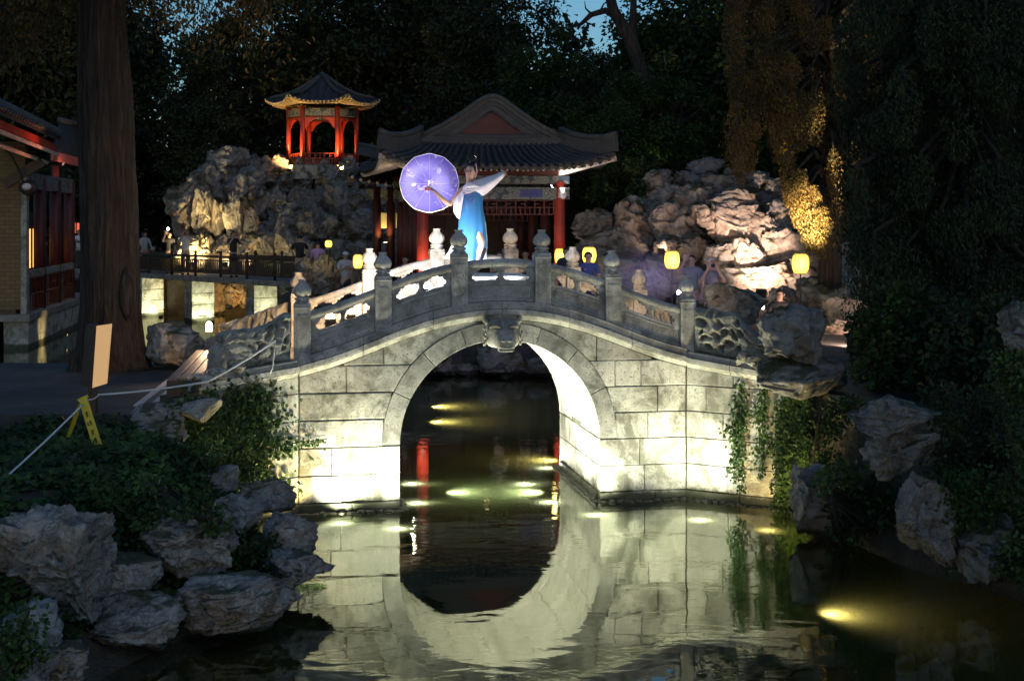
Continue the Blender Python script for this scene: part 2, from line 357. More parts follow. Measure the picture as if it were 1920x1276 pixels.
# ------------------------------------------------------------------ the setting: water, banks, ground
b = MB(); b.grid([[(x, y, 0.0) for x in np.linspace(-60, 60, 13)] for y in np.linspace(2, 62, 13)]); structure(b.build('water', M_water, smooth=True, fix=False))
b = MB(); b.grid([[(x, y, -0.10) for x in np.linspace(-60, 60, 9)] for y in np.linspace(1, 64, 9)]); structure(b.build('silty_water', M_silt, fix=False))
b = MB(); b.grid([[(x, y, -0.62) for x in np.linspace(-60, 60, 9)] for y in np.linspace(1, 64, 9)]); structure(b.build('pond_bed', M_bed, fix=False))
b = MB(); b.grid([[(x, y, -0.9) for x in np.linspace(-900, 900, 9)] for y in np.linspace(-600, 1200, 9)]); structure(b.build('ground', M_soil, fix=False))

def land(name, poly, z, mat, drop=-0.8, jag=0.12, step=0.35):
    """flat ground with an uneven rocky edge going down into the water"""
    pts = []
    for k in range(len(poly)):
        a, c = Vector(poly[k]), Vector(poly[(k + 1) % len(poly)]); n = max(1, int((c - a).length / step))
        for i in range(n): pts.append(a.lerp(c, i / n) + Vector((rnd.uniform(-jag, jag), rnd.uniform(-jag, jag))))
    lo = [(p.x, p.y, drop) for p in pts]; up = [(p.x, p.y, z) for p in pts]
    m = MB(); n = len(pts); m.add(lo + up, [tuple(range(n, 2 * n))] + [(k, (k + 1) % n, n + (k + 1) % n, n + k) for k in range(n)])
    return structure(m.build(name, mat))
land('paved_bank', [(-16, 16.5), (-4.15, 16.5), (-3.75, 16.9), (-3.2, 18.2), (-3.5, 20.3), (-4.3, 22.2), (-16, 22.8)], 1.5, M_paving, 0.2, 0.04)
land('island_ground', [(2.75, 18.95), (3.9, 18.2), (5.2, 16.2), (22, 15), (40, 40), (40, 52), (-5.5, 52), (-7.4, 45), (-7.0, 40), (-4.6, 34.3), (0.4, 33.4), (3.6, 30), (3.3, 23.5), (2.6, 21.7)], 1.6, M_paving)
land('far_ground', [(-60, 50), (-20, 50.5), (-18, 55.5), (-6.5, 54), (-6, 51.5), (60, 51), (60, 110), (-60, 110)], 1.4, M_soil, -0.8, 0.2, 0.8)

# sloping bank of the left foreground, and of the right
def smooth01(x): x = np.clip(x, 0, 1); return x * x * (3 - 2 * x)
def poly_dist(X, Y, poly):
    d = np.full(X.shape, 1e9)
    for (ax, ay), (bx, by) in zip(poly[:-1], poly[1:]):
        vx, vy = bx - ax, by - ay; t = np.clip(((X - ax) * vx + (Y - ay) * vy) / (vx * vx + vy * vy), 0, 1)
        d = np.minimum(d, np.hypot(X - ax - t * vx, Y - ay - t * vy))
    return d
SHORE_L = [(-3.25, 17.35), (-2.75, 16.3), (-2.35, 15.2), (-2.35, 13.4), (-2.9, 12.3), (-3.35, 11.3), (-3.5, 9.5), (-3.6, 6.0)]
SHORE_R = [(3.6, 18.3), (3.85, 17.5), (4.25, 16.3), (4.6, 15.2), (5.1, 14.5), (5.6, 13.0), (5.9, 10), (6.2, 6)]
def bank_z(X, Y, shore, side, top, rise):
    sy = [p[1] for p in shore][::-1]; sx = [p[0] for p in shore][::-1]
    edge = np.interp(Y, sy, sx); inside = (X - edge) * side
    d = poly_dist(X, Y, shore) * np.sign(inside)
    z = top * smooth01(d / rise) + 0.10 * fbm(np.stack([X * 1.1, Y * 1.1, X * 0 + side], -1).reshape(-1, 3), 4).reshape(X.shape) * smooth01(d / 0.5)
    return np.where(d > 0, z - 0.05, -0.7 + 0.5 * np.exp(d * 4))
def bank(name, shore, side, x0, x1, y0, y1, top, rise, nx=90, ny=110):
    X, Y = np.meshgrid(np.linspace(x0, x1, nx), np.linspace(y0, y1, ny)); Z = bank_z(X, Y, shore, side, top, rise)
    V = np.stack([X, Y, Z], -1).reshape(-1, 3); i = np.arange(nx * ny).reshape(ny, nx)
    Q = np.stack([i[:-1, :-1], i[:-1, 1:], i[1:, 1:], i[1:, :-1]], -1).reshape(-1, 4)
    return structure(np_mesh(name, V, Q, M_soil, smooth=True))
bank('left_bank', SHORE_L, -1, -13, -1.8, 5.5, 17.6, 1.28, 1.9)
bank('right_bank', SHORE_R, 1, 3.4, 16, 5.5, 19.0, 1.62, 0.8)

# ------------------------------------------------------------------ the stone arch bridge
BA = R(10.5); BC = Vector((-0.147, 18.12, 0)); BU = Vector((math.cos(BA), math.sin(BA), 0)); BV = Vector((-math.sin(BA), math.cos(BA), 0)); BW = 2.6
def B(s, w, z): return BC + BU * s + BV * w + Vector((0, 0, z))
RI, RO, ZS = 1.40, 1.65, 0.885
_ts = np.array([0, .3, .62, 1.0, 1.45, 2.0, 2.45, 2.75, 3.5, 4.4]); _tz = np.array([2.57, 2.557, 2.515, 2.43, 2.285, 2.07, 1.925, 1.845, 1.70, 1.58])
def T(s): return float(np.interp(abs(s), _ts, _tz)) if abs(s) > 2.75 else float(np.polyval(_tp, abs(s)))
_tp = np.polyfit(np.concatenate([-_ts[:8], _ts[:8]]), np.concatenate([_tz[:8], _tz[:8]]), 8)
SL, SR = -2.76, 2.66                                   # where the straight face ends and the wing walls begin
LW0 = B(SL, 0, 0); LWD = Vector((-0.78, -0.62, 0)).normalized(); LWN = Vector((LWD.y, -LWD.x, 0)) * -1   # left wing, and its inward normal
RW0 = B(SR, 0, 0); RWD = Vector((0.87, -0.49, 0)).normalized(); RWN = Vector((-RWD.y, RWD.x, 0))
def inward(n): return n if n.y > 0 else -n
LWN = inward(LWN); RWN = inward(RWN)
def WL(t, w, z): return LW0 + LWD * t + LWN * w + Vector((0, 0, z))
def WR(t, w, z): return RW0 + RWD * t + RWN * w + Vector((0, 0, z))
def TL(t): return 1.842 - 0.085 * t
def TR(t): return 1.862 - 0.12 * t
bridge = thing('stone_bridge', 'white marble arched footbridge with carved railing over the pond', 'bridge', B(0, 1.3, 0))

# core behind the facing stones
n = 40; cols = []
m = MB()
for sg in (-1, 1):
    xs = np.linspace(RI + 0.012, 2.74 if sg < 0 else 2.64, 24)
    ca, cb = [], []
    for x in xs:
        lo = -0.7; hi = T(x) - 0.01; ca.append((B(sg * x, 0.05, lo), B(sg * x, 0.05, hi))); cb.append((B(sg * x, BW - 0.05, lo), B(sg * x, BW - 0.05, hi)))
    m.strip(ca, cb)
xs = np.linspace(-RI - 0.012, RI + 0.012, 60); ca, cb = [], []
for x in xs:
    lo = ZS + math.sqrt(max(0.0, (RI + 0.02) ** 2 - x * x)); hi = T(x) - 0.01
    ca.append((B(x, 0.05, lo), B(x, 0.05, hi))); cb.append((B(x, BW - 0.05, lo), B(x, BW - 0.05, hi)))
m.strip(ca, cb)
for (WX, TX, L) in ((WL, TL, 1.75), (WR, TR, 1.6)):
    ca, cb = [], []
    for t in np.linspace(-0.05, L, 8): ca.append((WX(t, 0.05, -0.7), WX(t, 0.05, TX(max(t, 0)) - 0.01))); cb.append((WX(t, 0.5, -0.7), WX(t, 0.5, TX(max(t, 0)) - 0.01)))
    m.strip(ca, cb)
m.build('core', M_mortar, bridge)

def block(name, fn, cols, d0, d1, mat, g=0.004, bev=0.009):
    """a facing stone: columns (s, low, high) on the face fn(s, w, z), front at depth d0 with a chamfered edge"""
    n = len(cols); s0, s1 = cols[0][0], cols[-1][0]; mb = MB()
    def col(i, ins, d):
        s, lo, hi = cols[i]; s2 = min(max(s, s0 + ins), s1 - ins); mid = (lo + hi) / 2
        lo2 = min(lo + ins, mid); hi2 = max(hi - ins, mid); return [fn(s2, d, lo2), fn(s2, d, hi2)]
    A = [col(i, g + bev, d0) for i in range(n)]; Bb = [col(i, g, d0 + bev) for i in range(n)]; Cc = [col(i, g, d1) for i in range(n)]
    def loop(X): return [c[0] for c in X] + [c[1] for c in reversed(X)]
    la, lb, lc = loop(A), loop(Bb), loop(Cc); k = len(la)
    vs = la + lb + lc; fs = []
    for i in range(n - 1):
        fs.append((i, i + 1, 2 * n - 2 - i, 2 * n - 1 - i))
        fs.append((2 * k + i, 2 * k + 2 * n - 1 - i, 2 * k + 2 * n - 2 - i, 2 * k + i + 1))
    for q in range(2):
        for i in range(k): fs.append((q * k + i, q * k + (i + 1) % k, (q + 1) * k + (i + 1) % k, (q + 1) * k + i))
    mb.add(vs, fs); return mb.build(name, mat, bridge)
Z = [-0.35, 0.13, 0.50, 0.875, 1.245, 1.61, 1.975, 2.6]
jl = {0: [2.05], 1: [2.2], 2: [2.33, ], 3: [], 4: [], 5: [2.13], 6: [1.62]}     # joints on the left face (distance from the middle)
jr = {0: [2.2], 1: [2.05], 2: [1.98], 3: [2.1], 4: [2.24], 5: [1.62, 2.0], 6: [1.35]}
blocks_front = []
for side, jj, end in ((-1, jl, -SL), (1, jr, SR)):
    for face in (0, 1):
        fn = (lambda s, w, z, sd=side: B(sd * s, w, z)) if face == 0 else (lambda s, w, z, sd=side: B(sd * s, BW - w, z))
        for k in range(7):
            z0, z1 = Z[k], Z[k + 1]; a = RI if k < 3 else 0.05
            ed = [a] + jj[k] + [end]
            for e0, e1 in zip(ed[:-1], ed[1:]):
                cs = []
                ss = np.linspace(e0, e1, 2 if k < 3 else 22)
                if k >= 3: ss = np.unique(np.round(np.concatenate([ss, [q for q in RO * np.sin(np.linspace(.5, math.pi / 2, 30)) if e0 < q < e1], [min(max(RO + .003, e0), e1)]]), 4))
                for s in ss:
                    lo = z0; hi = min(z1, T(s))
                    if k >= 3 and s < RO: lo = max(z0, ZS + math.sqrt(RO * RO - s * s))
                    if hi - lo > 0.025: cs.append((float(s), lo, hi))
                if len(cs) >= 2 and cs[-1][0] - cs[0][0] > 0.08:
                    block('stone_block', fn, cs, rnd.uniform(-0.006, 0.008) + (-0.03 if k == 0 else 0), 0.12, M_marble, rnd.uniform(.002, .006), rnd.uniform(.006, .015))
for (WX, TX, L, js) in ((WL, TL, 1.75, {0: [.7], 1: [.95], 2: [.5, 1.2], 3: [.8], 4: [.45], 5: [.9]}), (WR, TR, 1.6, {0: [.8], 1: [.62], 2: [.75], 3: [.55], 4: [.3, .9], 5: [.7]})):
    for k in range(6):
        ed = [0.0] + js[k] + [L]
        for e0, e1 in zip(ed[:-1], ed[1:]):
            cs = [(float(t), Z[k], min(Z[k + 1], TX(t))) for t in np.linspace(e0, e1, 6)]
            cs = [c for c in cs if c[2] - c[1] > 0.02]
            if len(cs) > 1: block('stone_block', WX, cs, rnd.uniform(-0.004, 0.006) + (-0.03 if k == 0 else 0), 0.12, M_marble)
# voussoirs and the stones of the soffit
def arcstone(name, a0, a1, r0, r1, w0, w1, mat, g=0.004, n=7):
    mb = MB(); ga = g / r0; la, lb = [], []
    for w, L in ((w0 + g, la), (w1 - g, lb)):
        for a in np.linspace(a0 + ga, a1 - ga, n): L.append(B(-r0 * math.cos(a), w, ZS + r0 * math.sin(a)))
        for a in np.linspace(a1 - ga, a0 + ga, n): L.append(B(-r1 * math.cos(a), w, ZS + r1 * math.sin(a)))
    vs = la + lb; k = 2 * n; fs = []
    for i in range(n - 1): fs += [(i, i + 1, k - 2 - i, k - 1 - i), (k + i, k + k - 1 - i, k + k - 2 - i, k + i + 1)]
    fs += [(i, (i + 1) % k, k + (i + 1) % k, k + i) for i in range(k)]
    return mb.add(vs, fs).build(name, mat, bridge, bevel=0.006, seg=1)
va = [0, 26, 49, 70, 84.5, 95.5, 110, 131, 154, 180]
for a0, a1 in zip(va[:-1], va[1:]):
    d = rnd.uniform(-0.004, 0.004)
    arcstone('voussoir', R(a0), R(a1), RI + rnd.uniform(-.003, .003), RO, -0.012 + d, 0.27, M_ring)
    arcstone('voussoir', R(a0), R(a1), RI + rnd.uniform(-.003, .003), RO, BW - 0.27, BW + 0.012, M_ring)
ws = [0.27, 0.95, 1.6, BW - 0.27]
for k in range(8):
    a0, a1 = 180 * k / 8, 180 * (k + 1) / 8
    off = 0.3 if k % 2 else 0.0
    wl_ = [0.27, 0.85 + off, 1.55 + off * 0.8, BW - 0.27]
    for w0, w1 in zip(wl_[:-1], wl_[1:]): arcstone('soffit_stone', R(a0), R(a1), RI + 0.008 + rnd.uniform(-.006, .006), RI + 0.14, w0, w1, M_ring)
for side in (-1, 1):
    for k in range(3):
        wl_ = [0.12, 0.72 if k % 2 else 1.05, 1.5 if k % 2 else 1.9, BW - 0.12]
        for w0, w1 in zip(wl_[:-1], wl_[1:]):
            fn = lambda w, d, z, sd=side: B(sd * (RI + d), w, z)
            cs = [(w0, Z[k], Z[k + 1] - (0.0)), (w1, Z[k], Z[k + 1])]
            block('pier_stone', fn, cs, rnd.uniform(-0.004, 0.004) - (0.03 if k == 0 else 0), 0.1, M_marble)
# dark wet ledge at the waterline
m = MB()
for pts in ([B(SL, -0.05, 0), B(-RI + .03, -0.05, 0), B(-RI + .03, BW + .05, 0)], [B(RI - .03, BW + .05, 0), B(RI - .03, -0.05, 0), B(SR, -0.05, 0), WR(1.6, -0.05, 0)], [WL(1.75, -0.05, 0), WL(0, -0.05, 0)]):
    for a, c in zip(pts[:-1], pts[1:]):
        d = c - a
        for i in range(int(d.length / 0.12)):
            q = a + d * ((i + .5) / int(d.length / 0.12)); m.ball((q.x, q.y, 0.0), (rnd.uniform(.06, .11), rnd.uniform(.05, .09), rnd.uniform(.02, .045)), 6, 4)
stuff(m.build('wet_footing', M_foot, bridge, smooth=True, fix=False))

# cornice, sill and deck following the curve
def band(name, z0, z1, out, inn, mat, top_in=0.0, chop=((SL, -1.9), (-1.9, -.95), (-.95, 0.0), (0.0, .95), (.95, 1.85), (1.85, SR)), rear=True):
    for (a, c) in chop:
        for face in ((0, 1) if rear else (0,)):
            f = (lambda s, w, z: B(s, w, z)) if face == 0 else (lambda s, w, z: B(s, BW - w, z))
            ca, cb = [], []
            for s in np.linspace(a + .002, c - .002, 9):
                ca.append((f(s, -out + top_in, T(s) + z0), f(s, -out, T(s) + z1))); cb.append((f(s, inn, T(s) + z0), f(s, inn, T(s) + z1)))
            MB().strip(ca, cb).build(name, mat, bridge, bevel=0.006, seg=1)
band('cornice', 0.0, 0.075, 0.085, 0.2, M_marble, 0.055)
band('cornice', 0.078, 0.148, 0.085, 0.2, M_rail)
band('sill', 0.15, 0.255, 0.05, 0.24, M_rail)
for (WX, TX, L) in ((WL, TL, 1.62), (WR, TR, 1.35)):
    for (t0, t1) in ((0.03, L * .5), (L * .5, L)):
        for (z0, z1, o, ti, mm) in ((0, .075, .085, .055, M_marble), (.078, .148, .085, 0, M_rail), (.15, .225, .05, 0, M_rail)):
            ca = [(WX(t, -o + ti, TX(t) + z0), WX(t, -o, TX(t) + z1)) for t in (t0 + .003, t1 - .003)]; cb = [(WX(t, .3, TX(t) + z0), WX(t, .3, TX(t) + z1)) for t in (t0 + .003, t1 - .003)]
            MB().strip(ca, cb).build('cornice', mm, bridge, bevel=0.006, seg=1)
cols = np.linspace(-3.6, 3.5, 50)
MB().strip([(B(s, 0.2, T(s) - .02), B(s, 0.2, T(s) + .17)) for s in cols], [(B(s, BW - .2, T(s) - .02), B(s, BW - .2, T(s) + .17)) for s in cols]).build('deck', M_rail, bridge)

# railing: posts with lotus-bud finials, panels pierced under a handrail
def s_of(px):
    k = (px - 960) / F; return (k * BC.y - BC.x) / (math.cos(BA) - k * math.sin(BA))
POST = [s_of(x) for x in (567, 719, 862, 1018, 1150, 1290)]
def rib(t, z): return 1.0 + (0.13 * abs(math.cos(4 * t)) - 0.08 if 0.1 < z < 0.30 else (0.05 * math.cos(12 * t) if 0.045 < z < 0.08 else 0))
fin = MB(); fin.lathe([(.095, 0), (.10, .015), (.10, .03), (.072, .04), (.098, .052), (.098, .072), (.078, .085), (.068, .093), (.095, .108), (.113, .138), (.118, .168), (.109, .205), (.088, .24), (.062, .268), (.05, .284), (.053, .30), (.064, .322), (.03, .325)], 48, rib=rib)
finial0 = fin.build('finial', M_rail, None, smooth=True); first = True
posts = []
for face in (0, 1):
    for s in POST:
        w = 0.09 if face == 0 else BW - 0.09
        z0, z1 = T(s) + 0.10, T(s) + 0.965; mb = MB(); Mx = Matrix.Translation(B(s, w, 0)) @ Matrix.Rotation(BA, 4, 'Z')
        mb.box((0, 0, (z0 + z1) / 2), (0.225, 0.225, z1 - z0), M=Mx)
        po = mb.build('rail_post', M_rail, bridge, bevel=0.012)
        mb = MB(); mb.box((0, 0, z1 - 0.055), (0.237, 0.237, 0.022), M=Mx); mb.box((0, 0.0, z1 - 0.40), (0.15, 0.236, 0.5), M=Mx); mb.build('post_moulding', M_rail, po, bevel=0.006, seg=1)
        Mf = Matrix.Translation(B(s, w, z1 - 0.004)) @ Matrix.Rotation(BA, 4, 'Z')
        if first: finial0.parent = po; finial0.matrix_parent_inverse = wm(po).inverted(); finial0.matrix_basis = Mf; first = False
        else: inst(finial0, 'finial', Mf, po)
for face in (0, 1):
    for a, c in zip(POST[:-1], POST[1:]):
        a2, c2 = a + 0.108, c - 0.108; mid = (a2 + c2) / 2; L = c2 - a2
        wf = (lambda w: w) if face == 0 else (lambda w: BW - w)
        def slab(name, s0, s1, zf0, zf1, w0, w1, par, mat=M_rail, n=9, bev=0.008):
            ca = [(B(s, wf(w0), T(s) + zf0(s)), B(s, wf(w0), T(s) + zf1(s))) for s in np.linspace(s0, s1, n)]
            cb = [(B(s, wf(w1), T(s) + zf0(s)), B(s, wf(w1), T(s) + zf1(s))) for s in np.linspace(s0, s1, n)]
            return MB().strip(ca, cb).build(name, mat, par, bevel=bev, seg=1)
        k = lambda v: (lambda s: v)
        panel = slab('rail_panel', a2, c2, k(.257), k(.55), 0.045, 0.135, bridge)
        slab('panel_relief', a2 + .07, c2 - .07, k(.305), k(.325), 0.034, 0.05, panel, bev=.004); slab('panel_relief', a2 + .07, c2 - .07, k(.475), k(.495), 0.034, 0.05, panel, bev=.004)
        slab('panel_relief', a2 + .07, a2 + .09, k(.327), k(.473), 0.034, 0.05, panel, bev=.004, n=2); slab('panel_relief', c2 - .09, c2 - .07, k(.327), k(.473), 0.034, 0.05, panel, bev=.004, n=2)
        # handrail, round-backed
        rows = []
        for s in np.linspace(a2, c2, 13):
            rows.append([B(s, wf(0.09 + 0.072 * math.cos(t)), T(s) + 0.775 + 0.062 * math.sin(t)) for t in np.linspace(0, 2 * math.pi, 13)[:-1]])
        hb = MB(); hb.grid(rows, closed=True); hb.add(rows[0], [tuple(range(12))]); hb.add(rows[-1], [tuple(range(12))]); hb.build('handrail', M_rail, bridge, smooth=True)
        # stiles with cloud-shaped brackets and a middle vase between board and handrail
        def cyl(mb, s, z, r):
            mb.tube([B(s, wf(0.05), T(s) + z), B(s, wf(0.13), T(s) + z)], r, 12)
        for e, sgn in ((a2, 1), (c2, -1)):
            st = MB(); x1 = e + sgn * 0.075; lo_, hi_ = min(e, x1), max(e, x1)
            st.strip([(B(s, wf(.047), T(s) + .53), B(s, wf(.047), T(s) + .74)) for s in (lo_, hi_)], [(B(s, wf(.133), T(s) + .53), B(s, wf(.133), T(s) + .74)) for s in (lo_, hi_)])
            for (dx, dz, r) in ((.10, .70, .035), (.155, .715, .028), (.085, .655, .022), (.09, .56, .022)): cyl(st, e + sgn * dx, dz, r)
            st.build('cloud_bracket', M_rail, bridge)
        st = MB()
        for (dx, dz, r) in ((0, .56, .045), (0, .61, .03), (0, .66, .035), (0, .705, .05), (-.07, .715, .033), (.07, .715, .033), (-.12, .72, .024), (.12, .72, .024), (-.04, .55, .026), (.04, .55, .026)): cyl(st, mid + dx, dz, r)
        st.build('cloud_bracket', M_rail, bridge)

# carved water-beast head on the keystone
head_M = Matrix.Translation(B(0.0, 0, 2.40)) @ Matrix.Rotation(BA, 4, 'Z')
secs = [(0.05, 0.235, 0.205, 0.0), (-0.10, 0.24, 0.205, -0.005), (-0.2, 0.22, 0.185, -0.02), (-0.27, 0.165, 0.15, -0.05), (-0.33, 0.135, 0.115, -0.095), (-0.39, 0.125, 0.095, -0.125), (-0.42, 0.09, 0.06, -0.13)]
rows = []
for (y, hw, hh, dz) in secs:
    ring = []
    for k in range(28):
        t = 2 * math.pi * k / 28; c_, s_ = math.cos(t), math.sin(t); e = 0.55
        x = hw * math.copysign(abs(c_) ** e, c_); z = hh * math.copysign(abs(s_) ** e, s_) + dz
        if z - dz > 0: x *= 1 - 0.10 * (z - dz) / hh
        ring.append(head_M @ Vector((x, y, z)))
    rows.append(ring)
hb = MB(); hb.grid(rows, closed=True); hb.add(rows[-1], [tuple(range(28))])
head = hb.build('beast_head', M_carve, bridge, smooth=True)
for sx in (-1, 1):
    e = MB(); c = head_M @ Vector((sx * 0.115, -0.265, 0.045)); e.ball(c, 0.038, 12, 8); e.build('eye', M_carve, head, smooth=True)
    e = MB(); e.tube([head_M @ Vector((sx * x, y, z)) for (x, y, z) in ((.04, -.30, .085), (.10, -.295, .105), (.165, -.245, .10), (.2, -.2, .07))], [.018, .03, .028, .012], 8); e.build('brow', M_carve, head, smooth=True)
    e = MB(); e.tube([head_M @ Vector((sx * x, y, z)) for (x, y, z) in ((.20, -.06, .13), (.25, -.09, .17), (.255, -.1, .22))], [.04, .035, .01], 8); e.build('ear', M_carve, head, smooth=True)
    e = MB(); c = head_M @ Vector((sx * 0.045, -0.425, -0.085)); e.ball(c, (.035, .03, .025), 10, 6); e.build('nostril', M_carve, head, smooth=True)
    e = MB()
    for (y, z) in ((-.05, -.16), (-.12, -.15), (-.05, -.05), (-.13, -.06), (-.06, .05), (-.2, -.12), (-.19, 0.0)):
        c = head_M @ Vector((sx * 0.232, y, z)); e.tube([c + BU * (0.02 * sx) + Vector((0, .03 * math.cos(q), .03 * math.sin(q))) * (1 - q / 11) for q in np.linspace(0, 9, 14)], .011, 5)
    stuff(e.build('mane_curls', M_carve, head, smooth=True))
e = MB(); e.tube([head_M @ Vector((x, -.405 + abs(x) * .6, -.165 + abs(x) * .3)) for x in np.linspace(-.13, .13, 9)], .012, 6); e.build('lip', M_carve, head, smooth=True)
e = MB(); e.box((0, -.33, -.215), (.2, .16, .05), M=head_M); e.build('lower_jaw', M_carve, head, bevel=.02)

# pierced, water-worn carved stones that end the railing
def end_stone(label, fn, L, top, bot, seed, mat=M_carve, thick=0.22, inset=0.02):
    """fn(t, w, z); top(t), bot(t); both faces carved with holes and ridges"""
    nu, nv = 90, 56; rs = np.random.RandomState(seed)
    U, Vv = np.meshgrid(np.linspace(0, 1, nu), np.linspace(0, 1, nv)); asp = 1.7
    p = np.stack([U * asp * 3, Vv * 3, U * 0 + seed], -1).reshape(-1, 3)
    warp = np.stack([fbm(p + 5, 3), fbm(p + 9, 3)], -1).reshape(nv, nu, 2) * 0.10
    h = 0.025 * fbm(p * 1.3, 3, True).reshape(nv, nu) + 0.03 * fbm(p * 0.8, 2).reshape(nv, nu)
    pts = []
    while len(pts) < 15:
        q = rs.uniform([0.05, 0.15], [0.62, 0.92])
        if all(np.hypot((q[0] - r[0]) * asp, q[1] - r[1]) > 0.17 for r in pts): pts.append(q)
        elif rs.rand() < 0.01: break
    for q in pts:
        r = rs.uniform(.045, .085); d = np.hypot((U + warp[..., 0] - q[0]) * asp, (Vv + warp[..., 1] - q[1]) * rs.uniform(.7, 1.1))
        h += -0.11 * (1 / (1 + np.exp((d - r) / .014))) + 0.012 * np.exp(-((d - r * 1.4) / .06) ** 2)
    low = smooth01((U - 0.6) / 0.15); h += low * 0.022 * np.sin((Vv * 9 + 2 * warp[..., 0] * 10 + U * 3) * 2 * np.pi / 2.2)   # combed drapery of the lower end
    edge = np.minimum(np.minimum(U, 1 - U) * asp, np.minimum(Vv, 1 - Vv)); h -= 0.05 * np.exp(-(edge / .05))
    top_wob = 0.05 * gnoise(np.stack([U[0] * 7, U[0] * 0 + seed, U[0] * 0], -1))
    V = []
    for face in (0, 1):
        for j in range(nv):
            for i in range(nu):
                t = U[j, i] * L; z = bot(t) + (top(t) + top_wob[i] - bot(t)) * Vv[j, i]
                w = inset - h[j, i] if face == 0 else inset + thick + h[j, i]
                V.append(fn(t, w, z))
    idx = np.arange(nu * nv).reshape(nv, nu); Q = []
    for j in range(nv - 1):
        for i in range(nu - 1):
            Q.append((idx[j, i], idx[j, i + 1], idx[j + 1, i + 1], idx[j + 1, i])); o = nu * nv
            Q.append((o + idx[j, i], o + idx[j + 1, i], o + idx[j + 1, i + 1], o + idx[j, i + 1]))
    bd = [idx[0, i] for i in range(nu)] + [idx[j, -1] for j in range(1, nv)] + [idx[-1, i] for i in range(nu - 2, -1, -1)] + [idx[j, 0] for j in range(nv - 2, 0, -1)]
    for k in range(len(bd)): a, c = bd[k], bd[(k + 1) % len(bd)]; Q.append((a, a + nu * nv, c + nu * nv, c))
    o = np_mesh('end_stone', [tuple(v) for v in V], Q, mat, bridge, smooth=True); o['label'] = label; return o
TLb = lambda t: TL(t) + 0.222; TRb = lambda t: TR(t) + 0.222
es = end_stone('pierced carved scroll stone ending the near railing', lambda t, w, z: WL(t + .1, w, z), 1.0, lambda t: 2.70 - 0.30 * t - 0.05 * math.sin(t * 5), TLb, 3)
es_left = es
es = end_stone('pierced carved scroll stone ending the near railing', lambda t, w, z: WR(t + .1, w, z), 1.12, lambda t: 2.70 - 0.10 * t - 0.30 * smooth01((t - .5) / .5), TRb, 8)
es_right = es
rear_l = lambda t, w, z: B(SL - .1, BW, 0) + Vector((-0.86, 0.30, 0)) * t + Vector((0.3, 0.86, 0)) * (w - 0.2) + Vector((0, 0, z))
end_stone('orange-lit carved scroll stone ending the far railing', rear_l, 1.25, lambda t: 2.68 - 0.30 * t, lambda t: 1.55, 5)
rear_r = lambda t, w, z: B(SR + .1, BW, 0) + Vector((0.9, 0.25, 0)) * t + Vector((-0.25, 0.9, 0)) * (w - 0.2) + Vector((0, 0, z))
end_stone('carved scroll stone ending the far railing', rear_r, 1.1, lambda t: 2.66 - 0.34 * t, lambda t: 1.6, 6)

# ------------------------------------------------------------------ lamps of the bridge and the pond
WARMW = (0.99, 0.97, 0.76); COOLW = (0.92, 1.0, 0.90); YEL = (1.0, 0.72, 0.28); GRN = (0.90, 1.0, 0.62)
def wl_(px, py, z=-0.04): Y = F * (H - z) / (py - HY); return Vector(((px - 960) / F * Y, Y, z))
def UW(lab, px, py, tgt, w, col, ang=120, size=.10, glow=2, blend=.6): lamp('underwater_lamp', lab, wl_(px, py), tgt, w, col, ang, size * .7, glow, 'can', blend, under=size * 90)
UW('underwater lamp in front of the bridge left pier, white glow', 640, 972, B(-2.0, 0, 2.0), 165, WARMW, 135, blend=.8)
UW('underwater lamp at the left corner of the arch opening', 745, 982, B(-1.62, 0, 1.9), 250, WARMW, 135, .09, blend=.8)
UW('underwater lamp in front of the bridge right pier corner', 1115, 957, B(1.6, 0, 2.0), 190, WARMW, 135, blend=.8)
UW('underwater lamp under the brightest spot of the right pier', 1312, 966, WR(0.05, 0, 1.6), 230, WARMW, 130, .10, blend=.8)
UW('submerged yellow lamp below the ivy on the right wing wall', 1440, 985, WR(1.2, 0, 1.3), 100, YEL, 130, .06, 4)
UW('submerged yellow lamp below the ivy on the left wing wall', 560, 985, WL(0.5, 0, 1.3), 110, YEL, 130, .06, 4)
for px, py, tg, lab, wt in ((772, 899, (1.2, 1.5, 1.6), 'underwater lamp inside the arch, left side, farther of two', 270), (782, 935, (1.2, .9, 1.6), 'underwater lamp inside the arch, left side, nearer of two', 270),
                        (1024, 870, (1.3, 2.0, 1.5), 'underwater lamp inside the arch, right side, farther of two', 220), (1030, 933, (1.3, .9, 1.8), 'underwater lamp inside the arch, right side, nearer of two', 220)):
    UW(lab, px, py, B(*tg), wt, (1, .95, .82), 120, .12)
UW('underwater lamp in the middle of the arch opening, streak of white light', 985, 900, B(-.1, 1.2, 2.3), 640, (.98, .97, .78), 130, .16)
def bed_lamp(lab, px, py, tx, watts, col, size=.10): lamp('underwater_lamp', lab, wl_(px, py), wl_(px, py) + Vector((0, 0, 1)), 0, col, 150, size * .6, .3, 'can', under=watts * 1.5, udir=(tx, 0, .55))
bed_lamp('yellow pond lamp seen through the arch, farthest of two', 818, 757, 1, 60, YEL, .16)
bed_lamp('yellow pond lamp seen through the arch, nearer of two', 815, 785, 1, 60, YEL, .16)
bed_lamp('yellow pond lamp beside the arch right inner wall', 1035, 856, -1, 30, YEL, .12)
bed_lamp('large yellow pond lamp in dark water, lower right', 1555, 1140, 1.0, 15, (1.0, .70, .28), .13)
bed_lamp('green-white pond lamp inside the arch lighting the murky water', 850, 915, 1.3, 30, GRN, .08)
bed_lamp('green pond lamp right of the arch middle lighting the murky water', 1005, 915, -1.3, 40, GRN, .06)
